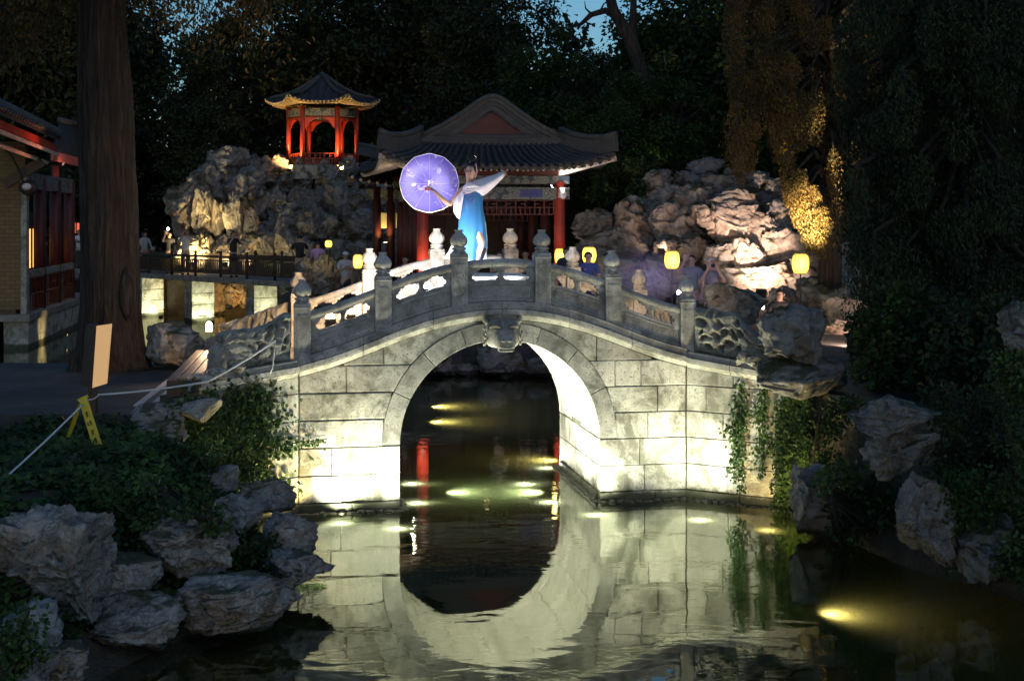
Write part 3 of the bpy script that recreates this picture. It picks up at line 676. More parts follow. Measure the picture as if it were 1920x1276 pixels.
# ------------------------------------------------------------------ rocks
_ico = {}
def ico(sub):
    if sub not in _ico:
        bm = bmesh.new(); bmesh.ops.create_icosphere(bm, subdivisions=sub, radius=1.0); bm.verts.ensure_lookup_table()
        V = np.array([v.co[:] for v in bm.verts]); V /= np.linalg.norm(V, axis=1)[:, None]
        _ico[sub] = (V, np.array([[v.index for v in f.verts] for f in bm.faces])); bm.free()
    return _ico[sub]
def rock(name, c, dims, seed, mat, parent=None, sub=5, holes=6, craggy=1.0, flat=0.0, rz=None):
    """a weathered lake rock: blocky body, ridges, strata and eaten-out hollows"""
    D, Fc = ico(sub); rs = np.random.RandomState(seed); d = D.copy()
    m = np.abs(d).max(1)[:, None]; d = d / (m ** 0.55)                              # towards a block
    q = D * 1.15 + seed * 7.31
    warp = np.stack([gnoise(q * 1.4 + k * 31.7) for k in range(3)], -1) * 0.55
    r = 1 + craggy * (0.26 * fbm(q + warp, 3) + 0.24 * fbm(q * 1.9 + warp, 5, True) - 0.04)
    strata = np.sin((D[:, 2] * 7 + 3.2 * gnoise(q * 1.3 + 50)) * 1.9); r += 0.035 * craggy * strata
    for k in range(holes):
        hd = rs.normal(size=3); hd[1] -= 0.9; hd /= np.linalg.norm(hd); ang = np.arccos(np.clip(D @ hd + 0.12 * gnoise(q * 3 + k), -1, 1)); w = rs.uniform(0.13, 0.30)
        r -= rs.uniform(0.12, 0.30) * np.exp(-(ang / w) ** 4)
    r += 0.07 * craggy * fbm(q * 5.5 + warp, 4, True)
    V = d
    for k in range(16):                                                              # broken flat faces
        nn = rs.normal(size=3); nn[2] *= .7; nn /= np.linalg.norm(nn); off = rs.uniform(.55, .92); over = np.maximum(0, V @ nn - off); V = V - np.outer(over * .9, nn)
    V = V * np.maximum(r, 0.25)[:, None]
    if flat: V[:, 2] = np.where(V[:, 2] > 0, V[:, 2] * (1 - flat), V[:, 2])
    V -= (V.max(0) + V.min(0)) / 2; V /= (V.max(0) - V.min(0)); V *= np.array(dims)
    a = rs.uniform(-.5, .5) if rz is None else rz
    V = np.stack([V[:, 0] * math.cos(a) - V[:, 1] * math.sin(a), V[:, 0] * math.sin(a) + V[:, 1] * math.cos(a), V[:, 2]], -1)
    o = np_mesh(name, V, Fc, mat, None, smooth=True); o.matrix_basis = Matrix.Translation(c)
    if parent is not None: o.parent = parent; o.matrix_parent_inverse = wm(parent).inverted()
    return o
def prock(px0, py0, px1, py1, Y, depth, seed, mat, name='rock', parent=None, label=None, **kw):
    """a rock whose outline spans that window when it stands at distance Y"""
    a, c = P(px0, py0, Y), P(px1, py1, Y); ctr = (a + c) / 2
    o = rock(name, ctr, (c.x - a.x, depth, a.z - c.z), seed, mat, parent, **kw)
    if label: tag(o, label, 'rock')
    return o
# the beasts carved at the foot of the two near end stones
for (fn_, par, lst) in ((WL, es_left, ((1.12, .06, 2.14, (.34, .26, .42), 301), (1.2, -.02, 1.98, (.26, .2, .17), 302), (.92, -.05, 2.0, (.24, .2, .2), 303))), (WR, es_right, ((.86, -.04, 2.03, (.2, .16, .22), 304), (1.04, -.04, 2.0, (.26, .18, .2), 305)))):
    for (t, w, z, dm, sd) in lst: o = rock('carved_beast' if dm[2] > .3 else 'carved_paw', fn_(t, w, z), dm, sd, M_carve, None, sub=4, holes=5, craggy=.8); o.parent = par; o.matrix_parent_inverse = wm(par).inverted()
# left foreground
FG = [((-40, 935, 215, 1195), 11.6, 1.4, 21, 'largest pale craggy rock at the left edge of the water garden', {'sub': 6, 'holes': 4}),
      ((265, 945, 452, 1085), 13.0, 0.9, 22, 'knobbly brown rock amid ivy, left of the arch reflection', {'sub': 6, 'holes': 9}),
      ((325, 1078, 562, 1195), 12.4, 0.9, 23, 'flat layered grey rock jutting over the water', {'sub': 6, 'holes': 2, 'craggy': 0.7}),
      ((498, 1028, 628, 1092), 13.7, 0.7, 24, 'small dark ledge rock beside the reflected bridge pier', {'holes': 2}),
      ((438, 892, 565, 968), 15.2, 0.6, 25, 'dark pitted rock in front of the bridge left wing wall', {'holes': 8}),
      ((475, 955, 606, 1050), 14.2, 0.7, 26, 'grey rock under the dark pitted rock by the waterline', {'holes': 4}),
      ((395, 920, 505, 1005), 14.6, 0.6, 27, 'brownish rock half hidden in ivy next to the pitted rock', {}),
      ((150, 1040, 305, 1130), 12.5, 0.8, 28, 'low slate-blue slab beside the largest pale rock', {'craggy': .7, 'holes': 2}),
      ((150, 1110, 350, 1230), 12.0, 0.8, 29, 'dark low rock face sinking into the water, left', {'holes': 2}),
      ((70, 1200, 165, 1300), 10.4, 0.5, 30, 'small mottled rock at the bottom left of the picture', {}),
      ((-60, 1130, 110, 1330), 10.2, 0.9, 31, 'shadowed rock in the bottom left corner', {}),
      ((375, 870, 450, 925), 15.4, 0.5, 32, 'small pale slab among leaves below the wing wall', {'craggy': .6}),
      ((70, 845, 170, 915), 14.3, 0.6, 33, 'block of stone behind the legs of the yellow sign', {'craggy': .5, 'holes': 1}),
      ((-20, 885, 75, 945), 13.3, 0.6, 34, 'weathered grey stone at the left edge beneath the rope', {'craggy': .6}),
      ((240, 755, 352, 800), 16.55, 0.5, 35, 'long kerb rock at the edge of the paved bank, left one', {'craggy': .35, 'holes': 0}),
      ((335, 745, 420, 792), 16.45, 0.5, 36, 'long kerb rock at the edge of the paved bank, next to the wing wall', {'craggy': .35, 'holes': 0}),
      ((232, 788, 352, 838), 16.2, 0.5, 37, 'stone step below the kerb rocks, above the ivy', {'craggy': .35, 'holes': 0}),
      ((272, 600, 395, 690), 21.6, 1.2, 38, 'rounded dark boulder behind the bench, beside the old tree', {'holes': 2, 'craggy': .6}),
      ((380, 628, 425, 668), 21.0, 0.5, 39, 'small boulder at the bench end, by the floodlight', {'holes': 1}),
      # right foreground
      ((1588, 738, 1762, 815), 14.5, 0.9, 40, 'overhanging grey rock slab, upper half of the skull-like rock pair', {'sub': 6, 'holes': 4}),
      ((1605, 795, 1758, 895), 14.6, 0.8, 41, 'reddish rock carrying the overhanging slab on the right bank', {'sub': 6, 'holes': 5}),
      ((1672, 880, 1795, 1060), 13.9, 0.8, 42, 'tall pale-brown rock standing at the right waterline', {'sub': 6, 'holes': 5}),
      ((1485, 870, 1610, 1010), 16.4, 0.8, 43, 'dark rock behind the hanging ivy on the right bank', {}),
      ((1872, 560, 1960, 660), 13.2, 0.6, 44, 'pitted rock at the right edge of the picture', {}),
      ((1418, 568, 1556, 690), 17.75, 0.9, 45, 'dark upright boulder at the right end of the bridge', {'holes': 3}),
      ((1412, 668, 1605, 752), 17.7, 1.0, 46, 'dark flat slab under the upright boulder', {'craggy': .5, 'holes': 1}),
      ((1318, 528, 1424, 612), 21.6, 0.9, 47, 'orange-lit boulder behind the carved scroll stone', {'holes': 1, 'craggy': .7}),
      ((1380, 540, 1440, 600), 22.2, 0.6, 48, 'grey boulder beside the orange-lit boulder', {'holes': 1, 'craggy': .7}),
      ((1790, 960, 1900, 1090), 13.7, 0.8, 49, 'mossy rock low on the right bank', {})]
for (x0, y0, x1, y1), Y, dp, sd, lab, kw in FG:
    prock(x0, y0, x1, y1, Y, dp, sd, M_rock_near_lit if x0 < 1400 else M_rock, label=lab, **kw)

# far shore stones seen through the arch
for k in range(9):
    px = 770 + k * 36 + rnd.uniform(-8, 8); Y = 33.3 + rnd.uniform(-.4, .3); top = rnd.uniform(640, 685)
    prock(px - 26, top, px + 30, 708, Y, 1.0, 60 + k, M_rock, 'shore_rock', None, None, sub=4)
    tag(bpy.data.objects[-1] if False else C.objects[-1], 'dark shore stone seen through the arch, %s from the left' % ['first', 'second', 'third', 'fourth', 'fifth', 'sixth', 'seventh', 'eighth', 'ninth'][k], 'rock', 'shore stones beyond the arch')

# the two rockeries: each one piled thing, its stones parts of it
rk1 = thing('rockery', 'tall pile of pitted rocks lit yellow behind the small bridge', 'rockery', P(500, 500, 55) * 1.0)
L1 = []
def course(x0, x1, ytop, ybot, n, Y, sd, mat, rk, jit=14, dp=1.6, **kw):
    xs = np.linspace(x0, x1, n + 1)
    for k in range(n):
        a, c = xs[k] - rnd.uniform(2, jit), xs[k + 1] + rnd.uniform(2, jit); t = ytop(0.5 * (a + c)) if callable(ytop) else ytop
        prock(a, t + rnd.uniform(-jit, jit) * .7, c, ybot + rnd.uniform(-4, 10), Y + rnd.uniform(-.5, .5), dp * rnd.uniform(.8, 1.3), sd + k, mat, 'rock', rk, **kw)
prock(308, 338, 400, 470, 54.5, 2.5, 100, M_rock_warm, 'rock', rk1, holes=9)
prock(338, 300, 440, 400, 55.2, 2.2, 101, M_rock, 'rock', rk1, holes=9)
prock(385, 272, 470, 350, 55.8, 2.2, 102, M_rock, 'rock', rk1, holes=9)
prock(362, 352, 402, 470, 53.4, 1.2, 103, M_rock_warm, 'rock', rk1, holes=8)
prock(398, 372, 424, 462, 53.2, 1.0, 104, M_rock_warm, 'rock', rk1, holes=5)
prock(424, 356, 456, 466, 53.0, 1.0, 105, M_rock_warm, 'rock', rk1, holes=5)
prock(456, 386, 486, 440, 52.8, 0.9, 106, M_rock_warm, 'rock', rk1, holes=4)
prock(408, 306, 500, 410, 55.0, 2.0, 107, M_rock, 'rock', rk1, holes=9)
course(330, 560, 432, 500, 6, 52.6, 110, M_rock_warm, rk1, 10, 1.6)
course(470, 720, 300, 365, 6, 57.0, 120, M_rock, rk1, 16, 2.5)
course(455, 740, 345, 415, 7, 55.6, 130, M_rock, rk1, 16, 2.2)
course(490, 745, 395, 460, 7, 54.2, 140, M_rock, rk1, 16, 2.0)
course(520, 750, 440, 520, 5, 52.4, 150, M_rock, rk1, 16, 2.0)
course(500, 730, 312, 330, 6, 58.5, 160, M_rock, rk1, 10, 3.0)
prock(505, 288, 545, 330, 57.4, 1.2, 170, M_rock, 'rock', rk1, holes=4)
prock(440, 288, 520, 365, 56.6, 2.0, 171, M_rock, 'rock', rk1, holes=8)
# waterline rocks under the small bridge, lit orange
rk3 = thing('rockery', 'orange-lit waterline rocks seen between the small bridge piers', 'rockery', P(430, 560, 54))
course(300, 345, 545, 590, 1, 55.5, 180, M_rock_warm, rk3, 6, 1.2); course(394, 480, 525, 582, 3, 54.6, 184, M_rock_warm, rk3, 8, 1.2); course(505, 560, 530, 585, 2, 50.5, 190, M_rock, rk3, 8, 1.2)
# rocks where the small bridge lands, left of the big railing
rk4 = thing('rockery', 'grey rocks between the small bridge end and the pavilion columns', 'rockery', P(640, 520, 40))
course(555, 720, 480, 560, 5, 40.5, 200, M_rock, rk4, 14, 1.2); course(600, 700, 462, 500, 4, 42.5, 210, M_rock, rk4, 10, 1.2)

rk2 = thing('rockery', 'tall rock wall lit by floodlights, right of the pavilion', 'rockery', P(1350, 520, 35))
for (x0, y0, x1, y1, Y, dp, sd, mt) in [
    (1085, 395, 1150, 450, 37.5, 1.4, 220, M_rock), (1075, 430, 1215, 500, 36.5, 1.6, 221, M_rock), (1150, 370, 1240, 470, 37.2, 1.6, 222, M_rock),
    (1205, 322, 1255, 360, 38.2, 1.2, 223, M_rock), (1212, 345, 1275, 410, 37.8, 1.2, 224, M_rock), (1215, 380, 1285, 460, 36.6, 1.3, 225, M_rock),
    (1272, 325, 1330, 360, 38.5, 1.3, 226, M_rock), (1290, 300, 1345, 335, 39.0, 1.2, 227, M_rock), (1265, 350, 1330, 400, 37.4, 1.0, 228, M_rock),
    (1320, 330, 1400, 368, 38.0, 1.6, 229, M_rock), (1370, 318, 1445, 365, 38.2, 1.6, 230, M_rock), (1322, 356, 1430, 400, 37.0, 1.8, 231, M_rock),
    (1305, 388, 1345, 425, 36.4, 1.0, 232, M_rock_lit), (1335, 385, 1425, 465, 36.2, 1.5, 233, M_rock_lit), (1385, 400, 1462, 470, 36.0, 1.5, 234, M_rock_lit),
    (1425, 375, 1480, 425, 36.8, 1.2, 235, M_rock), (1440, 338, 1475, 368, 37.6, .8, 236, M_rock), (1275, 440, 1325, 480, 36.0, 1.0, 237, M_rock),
    (1320, 455, 1388, 520, 35.4, 1.2, 238, M_rock), (1375, 450, 1425, 505, 35.2, 1.2, 239, M_rock_lit), (1230, 445, 1300, 500, 35.8, 1.2, 240, M_rock),
    (1370, 495, 1480, 560, 34.6, 1.4, 241, M_rock_lit), (1425, 430, 1520, 520, 35.6, 1.5, 242, M_rock_lit), (1480, 470, 1580, 570, 34.4, 1.5, 243, M_rock),
    (1500, 520, 1600, 620, 31.5, 1.5, 244, M_rock), (1555, 560, 1650, 640, 29.0, 1.4, 245, M_rock_lit), (1545, 600, 1625, 650, 27.0, 1.2, 246, M_rock_lit),
    (1190, 480, 1290, 560, 34.8, 1.4, 247, M_rock), (1090, 480, 1200, 560, 34.6, 1.4, 248, M_rock), (1290, 500, 1390, 570, 34.6, 1.3, 249, M_rock), (1440, 540, 1530, 620, 32.5, 1.4, 250, M_rock),
    (1600, 520, 1720, 640, 32.0, 1.8, 251, M_rock), (1240, 400, 1330, 470, 37.6, 1.4, 252, M_rock), (1330, 350, 1480, 480, 38.2, 1.6, 253, M_rock)]:
    prock(x0 - 9, y0 - 6, x1 + 9, y1 + 10, Y, dp, sd, mt, 'rock', rk2, holes=5, craggy=1.0)
for (x0, y0, x1, y1, Y, sd) in ((1195, 345, 1340, 520, 38.4, 260), (1310, 345, 1490, 520, 38.6, 261), (1080, 420, 1230, 540, 38.0, 262), (1440, 440, 1620, 620, 36.5, 263)):
    prock(x0, y0, x1, y1, Y, 2.2, sd, M_rock, 'rock', rk2, holes=6)

# ------------------------------------------------------------------ leaves
def leaf_mesh(name, pos, dirs, nors, L, W, mat, parent=None, fold=0.25):
    """many small folded leaves: base, two sides, tip"""
    pos = np.asarray(pos); n = len(pos); dirs = dirs / (np.linalg.norm(dirs, axis=1)[:, None] + 1e-9)
    side = np.cross(dirs, nors); side /= (np.linalg.norm(side, axis=1)[:, None] + 1e-9); up = np.cross(side, dirs)
    L = np.broadcast_to(L, n)[:, None]; W = np.broadcast_to(W, n)[:, None]
    V = np.stack([pos, pos + dirs * L * .45 + side * W / 2 - up * W * fold, pos + dirs * L, pos + dirs * L * .45 - side * W / 2 - up * W * fold], 1).reshape(-1, 3)
    Q = np.arange(4 * n).reshape(n, 4)
    Q = np.stack([Q[:, [0, 1, 2]], Q[:, [0, 2, 3]]], 1).reshape(-1, 3)
    return np_mesh(name, V, Q, mat, parent)
def unit(rs, n): v = rs.normal(size=(n, 3)); return v / np.linalg.norm(v, axis=1)[:, None]
def crown_cloud(rs, nclump, per, box, rad, bias=0.6):
    """leaf positions in clumps spread through an ellipsoid box (centre, half sizes)"""
    c = unit(rs, nclump) * (rs.rand(nclump, 1) ** (1 / 2.2)); c = c * np.array(box[1]) + np.array(box[0])
    r = rs.uniform(rad[0], rad[1], nclump); d = unit(rs, nclump * per); q = rs.rand(nclump * per, 1) ** bias
    pos = np.repeat(c, per, 0) + d * q * np.repeat(r, per)[:, None] * np.array([1, 1, .75]); return pos, d
def bark(name, col, scale=1.0):
    m, nt, b_ = new_mat(name); v = coords(nt, (7 * scale, 7 * scale, .55 * scale), 5); n = noise(nt, v, 2.2, 8, .7, .8); v2 = coords(nt, (26 * scale, 26 * scale, 1.1 * scale)); n2 = noise(nt, v2, 1.5, 5, .65)
    c = ramp(nt, n, [(.36, tuple(x * .3 for x in col)), (.5, col), (.66, tuple(x * 2.4 for x in col))]); nt.links.new(c, b_.inputs['Base Color']); b_.inputs['Roughness'].default_value = .85
    a = N(nt, 'ShaderNodeMath', operation='ADD'); nt.links.new(n, a.inputs[0]); nt.links.new(n2, a.inputs[1]); bump(nt, b_, a.outputs[0], 1.0, .11); return m
M_bark = bark('cypress_bark', (0.043, 0.034, 0.031)); M_bark2 = bark('dark_bark', (0.035, 0.028, 0.022), .7)

# old cypress on the left bank
tr = thing('cypress_tree', 'huge old cypress with fluted reddish trunk on the left paved bank', 'tree', P(203, 693, 21.4))
TX, TY = P(203, 693, 21.4).x, 21.4
rows = []; nz, nt_ = 150, 120
zz = np.linspace(1.3, 17, nz); th = np.linspace(0, 2 * np.pi, nt_ + 1)[:-1]
ZZ, TH = np.meshgrid(zz, th, indexing='ij'); base = np.interp(ZZ, [1.3, 1.5, 1.9, 2.6, 4.0, 6, 9, 17], [.74, .58, .48, .42, .405, .385, .30, .2])
pt = np.stack([np.cos(TH) * 2.1, np.sin(TH) * 2.1, ZZ * .22], -1).reshape(-1, 3); f1 = fbm(pt * 1.6, 4, True).reshape(nz, nt_); f2 = fbm(np.stack([np.cos(TH) * 8, np.sin(TH) * 8, ZZ * .35], -1).reshape(-1, 3), 3, True).reshape(nz, nt_)
flare = 1 + .22 * np.exp(-(ZZ - 1.3) / .5) * np.cos(5 * TH + 1)
rr = base * flare * (1 + .13 * f1 + .10 * f2); cx = TX + .05 * np.sin(ZZ * .5) - .012 * (ZZ - 1.5); cy = TY + .04 * np.cos(ZZ * .4)
V = np.stack([cx + rr * np.cos(TH), cy + rr * np.sin(TH), ZZ], -1).reshape(-1, 3); ii = np.arange(nz * nt_).reshape(nz, nt_); jj_ = np.roll(ii, -1, 1)
np_mesh('trunk', V, np.stack([ii[:-1], jj_[:-1], jj_[1:], ii[1:]], -1).reshape(-1, 4), M_bark, tr, smooth=True)
burl = MB(); q = Vector((TX + .40, TY - .28, 2.75)); burl.ball(q, (.13, .14, .42), 14, 10); burl.build('burl', M_bark, tr, smooth=True)
rs = np.random.RandomState(5); limbs = MB(); ends = []
for k in range(11):
    a = rs.uniform(0, 6.28) if k > 4 else [-.9, .1, 3.5, 2.8, -2.2][k]; z0 = rs.uniform(8.6, 11) if k > 4 else [8.3, 8.0, 8.6, 7.6, 8.0][k]; L = rs.uniform(1.6, 2.6) if math.cos(a) > 0 else rs.uniform(2.2, 3.4)
    p0 = Vector((TX, TY, z0)); pts = [p0 + Vector((math.cos(a) * L * t, math.sin(a) * L * t, 1.1 * t - 1.5 * t * t + rs.uniform(-.1, .1))) for t in np.linspace(0, 1, 6)]
    limbs.tube(pts, [.10, .08, .06, .045, .03, .012], 7); ends.append(pts)
limbs.build('limb', M_bark, tr, smooth=True)
pos = []; 
for pts in ends:
    for k in range(2, 6):
        for j in range(5):
            c = np.array(pts[k]) + rs.normal(size=3) * [.35, .35, .2]; n_ = 150
            p_ = c + rs.normal(size=(n_, 3)) * [.28, .28, .34] - [0, 0, .15]; pos.append(p_)
pos = np.concatenate(pos); n_ = len(pos); dirs = unit(rs, n_) * .6 + np.array([0, 0, -.7])
leaf_mesh('crown', pos, dirs, unit(rs, n_), rs.uniform(.06, .13, n_), .035, M_leaf_cyp, tr)
p_, d_ = crown_cloud(rs, 240, 160, ((TX, TY, 13), (3.6, 3.6, 4.0)), (.5, .9)); leaf_mesh('upper_crown', p_, d_ + [0, 0, -.5], unit(rs, len(p_)), .16, .07, M_leaf_dark, tr)

# background trees: three crown shapes shared by copies
def tree_proto(seed, h, rx, nclump, per, leaf, mat, low=.12):
    rs = np.random.RandomState(seed); t = MB(); pts = [Vector((rs.uniform(-.2, .2) * k, rs.uniform(-.2, .2) * k, h * .8 * k / 7)) for k in range(8)]
    t.tube(pts, [.34, .28, .25, .22, .18, .14, .09, .04], 9); trunk = t.build('trunk', M_bark2, None, smooth=True)
    lm = MB(); br = []
    for k in range(14):
        z = h * rs.uniform(.22, .75); a = rs.uniform(0, 6.28); L = rx * rs.uniform(.5, .9); p0 = Vector((0, 0, z)); lm.tube([p0 + Vector((math.cos(a) * L * u, math.sin(a) * L * u, L * .5 * u + rs.uniform(-.15, .15))) for u in np.linspace(0, 1, 5)], [.11, .09, .06, .04, .015], 6)
    limb = lm.build('limb', M_bark2, None, smooth=True)
    p, d = crown_cloud(rs, nclump, per, ((0, 0, h * (.5 + low / 2)), (rx, rx, h * (.5 - low / 2))), (.6, 1.35)); dirs = d * .5 + unit(rs, len(p)) * .7 + [0, 0, -.25]
    crown = leaf_mesh('crown', p, dirs, unit(rs, len(p)), rs.uniform(.7, 1.3, len(p)) * leaf, leaf * .55, mat); return trunk, limb, crown
protos = [tree_proto(11, 17, 4.2, 150, 150, .30, M_leaf_dark), tree_proto(12, 19, 3.6, 150, 150, .28, M_leaf_dark), tree_proto(13, 14, 3.8, 140, 150, .26, M_leaf_mid, .05)]
BT = [(-27, 58, 0, 1.1, 'left of the building roof'), (-21.5, 62, 1, 1.15, 'behind the old cypress trunk, far left'), (-22, 66, 0, 1.0, 'between the old cypress and the rockery'), (-14.6, 61, 1, .58, 'just right of the old cypress trunk'),
      (-11.2, 66, 0, 1.1, 'behind the yellow rockery'), (-7.6, 68, 1, 1.1, 'behind the hexagonal pavilion'), (-3.6, 66, 0, 1.05, 'between the two pavilions'), (-0.9, 58, 1, .85, 'behind the gabled pavilion, left'), (2.0, 50, 2, .72, 'behind the gabled pavilion, right'),
      (7.6, 52, 2, 1.0, 'above the rock wall, green-lit'), (9.6, 48, 2, 1.05, 'above the rock wall, middle'), (12.5, 56, 0, 1.1, 'behind the rock wall, right'), (16, 50, 1, 1.0, 'behind the weeping cypress'), (20, 56, 0, 1.1, 'far right background'), (13.5, 40, 1, 1.0, 'right of the rock wall, dark'), (-24, 72, 0, 1.2, 'far left background'), (5.2, 68, 0, .68, 'under the bare bent limb'), (5.3, 45, 2, .60, 'above the rock wall, in front of the leaning trunk'), (2.9, 43.5, 2, .5, 'beside the pavilion right eave')]
used = [False] * 3
for k, (x, y, v, s, where) in enumerate(BT):
    t = thing('broadleaf_tree', 'dark leafy tree ' + where, 'tree', (x, y, 1.4), 'dark trees behind the pavilions'); M = Matrix.Translation((x, y, 1.4)) @ Matrix.Rotation(k * 2.1, 4, 'Z') @ Matrix.Diagonal((s, s, s, 1))
    for src, nm in zip(protos[v], ('trunk', 'limb', 'crown')):
        if not used[v]: o = src; o.parent = t; o.matrix_parent_inverse = wm(t).inverted()
        else: o = bpy.data.objects.new(nm, src.data); link(o, t)
        o.matrix_basis = M
    used[v] = True
# bent bare limb crossing the sky gap
t = thing('bare_tree', 'leaning dark trunk with an arched limb across the blue sky', 'tree', (5.2, 47, 1.5)); m = MB()
m.tube([P(1250, 480, 47), P(1235, 300, 47), P(1205, 140, 47), P(1180, 70, 47), P(1150, 20, 47), P(1135, -40, 47)], [.30, .30, .27, .24, .2, .16], 12); m.build('trunk', M_bark2, t, smooth=True)
m = MB(); m.tube([P(1178, 66, 47), P(1160, 35, 47), P(1135, 20, 47), P(1108, 28, 47), P(1090, 45, 47), P(1070, 52, 47)], [.2, .14, .12, .1, .07, .03], 8); m.build('limb', M_bark2, t, smooth=True)
m = MB(); m.tube([P(1125, 22, 47), P(1132, 8, 47), P(1150, -6, 47)], [.05, .03, .01], 6); m.tube([P(1110, 28, 47), P(1098, 16, 47), P(1096, 2, 47)], [.05, .03, .01], 6); m.build('twig', M_bark2, t, smooth=True)
m = MB(); m.tube([P(1195, 110, 47), P(1185, 60, 47.5), P(1190, -30, 48)], [.2, .16, .1], 8); m.build('limb', M_bark2, t, smooth=True)
# far wood that closes the view
rs = np.random.RandomState(77); nC = 1500; cx = rs.uniform(-46, 46, nC); cy = rs.uniform(76, 90, nC)
topz = 15.5 + 2.0 * gnoise(np.stack([cx * .22, cx * 0, cx * 0], -1)) - 5.0 * np.exp(-((cx / cy * F + 960 - 330) / 32) ** 2) - 5.5 * np.exp(-((cx / cy * F + 960 - 1130) / 36) ** 2) - 4.0 * np.exp(-((cx / cy * F + 960 - 980) / 30) ** 2)
cz = 1 + (topz - 1) * rs.rand(nC) ** .8; per = 90
p = np.repeat(np.stack([cx, cy, cz], -1), per, 0) + unit(rs, nC * per) * (rs.rand(nC * per, 1) ** .5) * 1.5
stuff(tag(leaf_mesh('far_wood', p, unit(rs, len(p)) + [0, 0, -.3], unit(rs, len(p)), rs.uniform(.35, .7, len(p)), .32, M_leaf_dark), 'dark mass of woodland closing the view behind everything', 'wood'))

# weeping cypress on the right, its lowest sprays lit by the floodlights
def spray(rs, top, length, width, n, leaf):
    u = rs.rand(n) ** .9; a = rs.uniform(0, 6.28, n); r = width * np.sqrt(rs.rand(n)) * (0.35 + .65 * np.sin(np.pi * np.clip(u * .9 + .1, 0, 1)))
    return np.stack([top[0] + r * np.cos(a), top[1] + r * np.sin(a), top[2] - u * length], -1)
def weeping(label, base, h, sprays, leaf=.10, trunk_r=.3, extra=None, mat=M_leaf_cyp, seed=3):
    rs = np.random.RandomState(seed); t = thing('weeping_cypress', label, 'tree', base); m = MB(); bx_, by_, bz_ = base
    m.tube([(bx_, by_, bz_), (bx_ + .1, by_, bz_ + h * .3), (bx_ - .1, by_ + .1, bz_ + h * .6), (bx_, by_, bz_ + h)], [trunk_r, trunk_r * .8, trunk_r * .55, .06], 10); m.build('trunk', M_bark2, t, smooth=True)
    pos = []; lm = MB()
    for (tx, ty, tz, L, w, n) in sprays:
        pos.append(spray(rs, (tx, ty, tz), L, w, n, leaf)); z0 = min(tz + .3, bz_ + h * .9); lm.tube([(bx_, by_, z0 - .3), ((bx_ + tx) / 2, (by_ + ty) / 2, z0 + .15), (tx, ty, tz), (tx, ty, tz - L * .6)], [.07, .05, .03, .01], 6)
    lm.build('limb', M_bark2, t, smooth=True); pos = np.concatenate(pos); n = len(pos)
    leaf_mesh('crown', pos, unit(rs, n) * .55 + [0, 0, -.8], unit(rs, n), rs.uniform(.6, 1.4, n) * leaf, leaf * .42, mat, t); return t
def sp(px, py, Y, len_px, wpx, n): q = P(px, py, Y); s = Y / F; return (q.x, q.y, q.z, len_px * s, wpx * s, n)
SPR = [sp(1478, 285, 29.5, 100, 16, 2200), sp(1498, 315, 29.3, 110, 22, 3200), sp(1520, 345, 29.3, 125, 26, 4000), sp(1540, 385, 29.2, 95, 22, 2600), sp(1505, 345, 29.8, 60, 26, 1400), sp(1530, 375, 29.6, 90, 26, 2000), sp(1465, 95, 30, 90, 40, 2500), sp(1420, 130, 30, 80, 30, 1500), sp(1500, 170, 30, 90, 36, 2000)]
rs2 = random.Random(4)
for k in range(120):
    px = rs2.uniform(1370, 1660); py = rs2.uniform(-80, 300 + (px - 1390) * .25) - (70 if px < 1440 else 0); 
    if 1440 < px < 1560 and py > 230: py -= 120
    SPR.append(sp(px, py, rs2.uniform(29.5, 32), rs2.uniform(60, 130), rs2.uniform(14, 30), 620))
weeping('weeping cypress whose lowest sprays glow yellow beside the rock wall', (7.6, 31.5, 1.6), 12, SPR, .065)
SPR = []
for k in range(170):
    px = rs2.uniform(1590, 1990); py = rs2.uniform(-120, 520); SPR.append(sp(px, py, rs2.uniform(19, 22.5), rs2.uniform(80, 190), rs2.uniform(25, 55), 700))
weeping('black mass of hanging cypress foliage at the upper right edge', (7.4, 21.5, 1.6), 9.5, SPR, .07, .34, mat=M_leaf_dark, seed=9)

# shrubs and climbers
def shrub(name, label, clumps, leaf, mat, cat='shrub', per=260, seed=1, squash=.8):
    rs = np.random.RandomState(seed); c0 = clumps[0]; t = thing(name, label, cat, (c0[0], c0[1], max(0.0, c0[2] - c0[3])))
    pos = []; dr = []; m = MB()
    for (x, y, z, r) in clumps:
        n = int(per * (r / .4) ** 1.6); d = unit(rs, n); q = rs.rand(n, 1) ** .4
        pos.append(np.array([x, y, z]) + d * q * r * np.array([1, 1, squash])); dr.append(d * .7 + unit(rs, n) * .6 + [0, 0, -.15])
        m.tube([(c0[0], c0[1], c0[2] - c0[3]), ((x + c0[0]) / 2, (y + c0[1]) / 2, z - r * .6), (x, y, z + r * .3)], [.025, .018, .006], 5)
    m.build('stem', M_bark2, t, smooth=True); pos = np.concatenate(pos); dr = np.concatenate(dr); n = len(pos)
    stuff(leaf_mesh('leaves', pos, dr, dr + unit(rs, n) * .8, rs.uniform(.7, 1.3, n) * leaf, leaf * .75, mat, t)); return t
def pc(px, py, Y, rpx): q = P(px, py, Y); return (q.x, q.y, q.z, rpx * Y / F)
rs3 = random.Random(12)
def area(x0, y0, x1, y1, Y0, Y1, n, r0, r1): return [pc(rs3.uniform(x0, x1), rs3.uniform(y0, y1), rs3.uniform(Y0, Y1), rs3.uniform(r0, r1)) for _ in range(n)]
shrub('dark_shrub', 'dark green shrub beside the path on the right bank', area(1630, 560, 1760, 720, 17.2, 19, 26, 26, 46), .10, M_leaf_mid, seed=2)
shrub('dark_shrub', 'dark shrub filling the right bank behind the overhanging rock', area(1720, 560, 1900, 760, 16.2, 18, 40, 30, 60), .10, M_leaf_dark, seed=3)
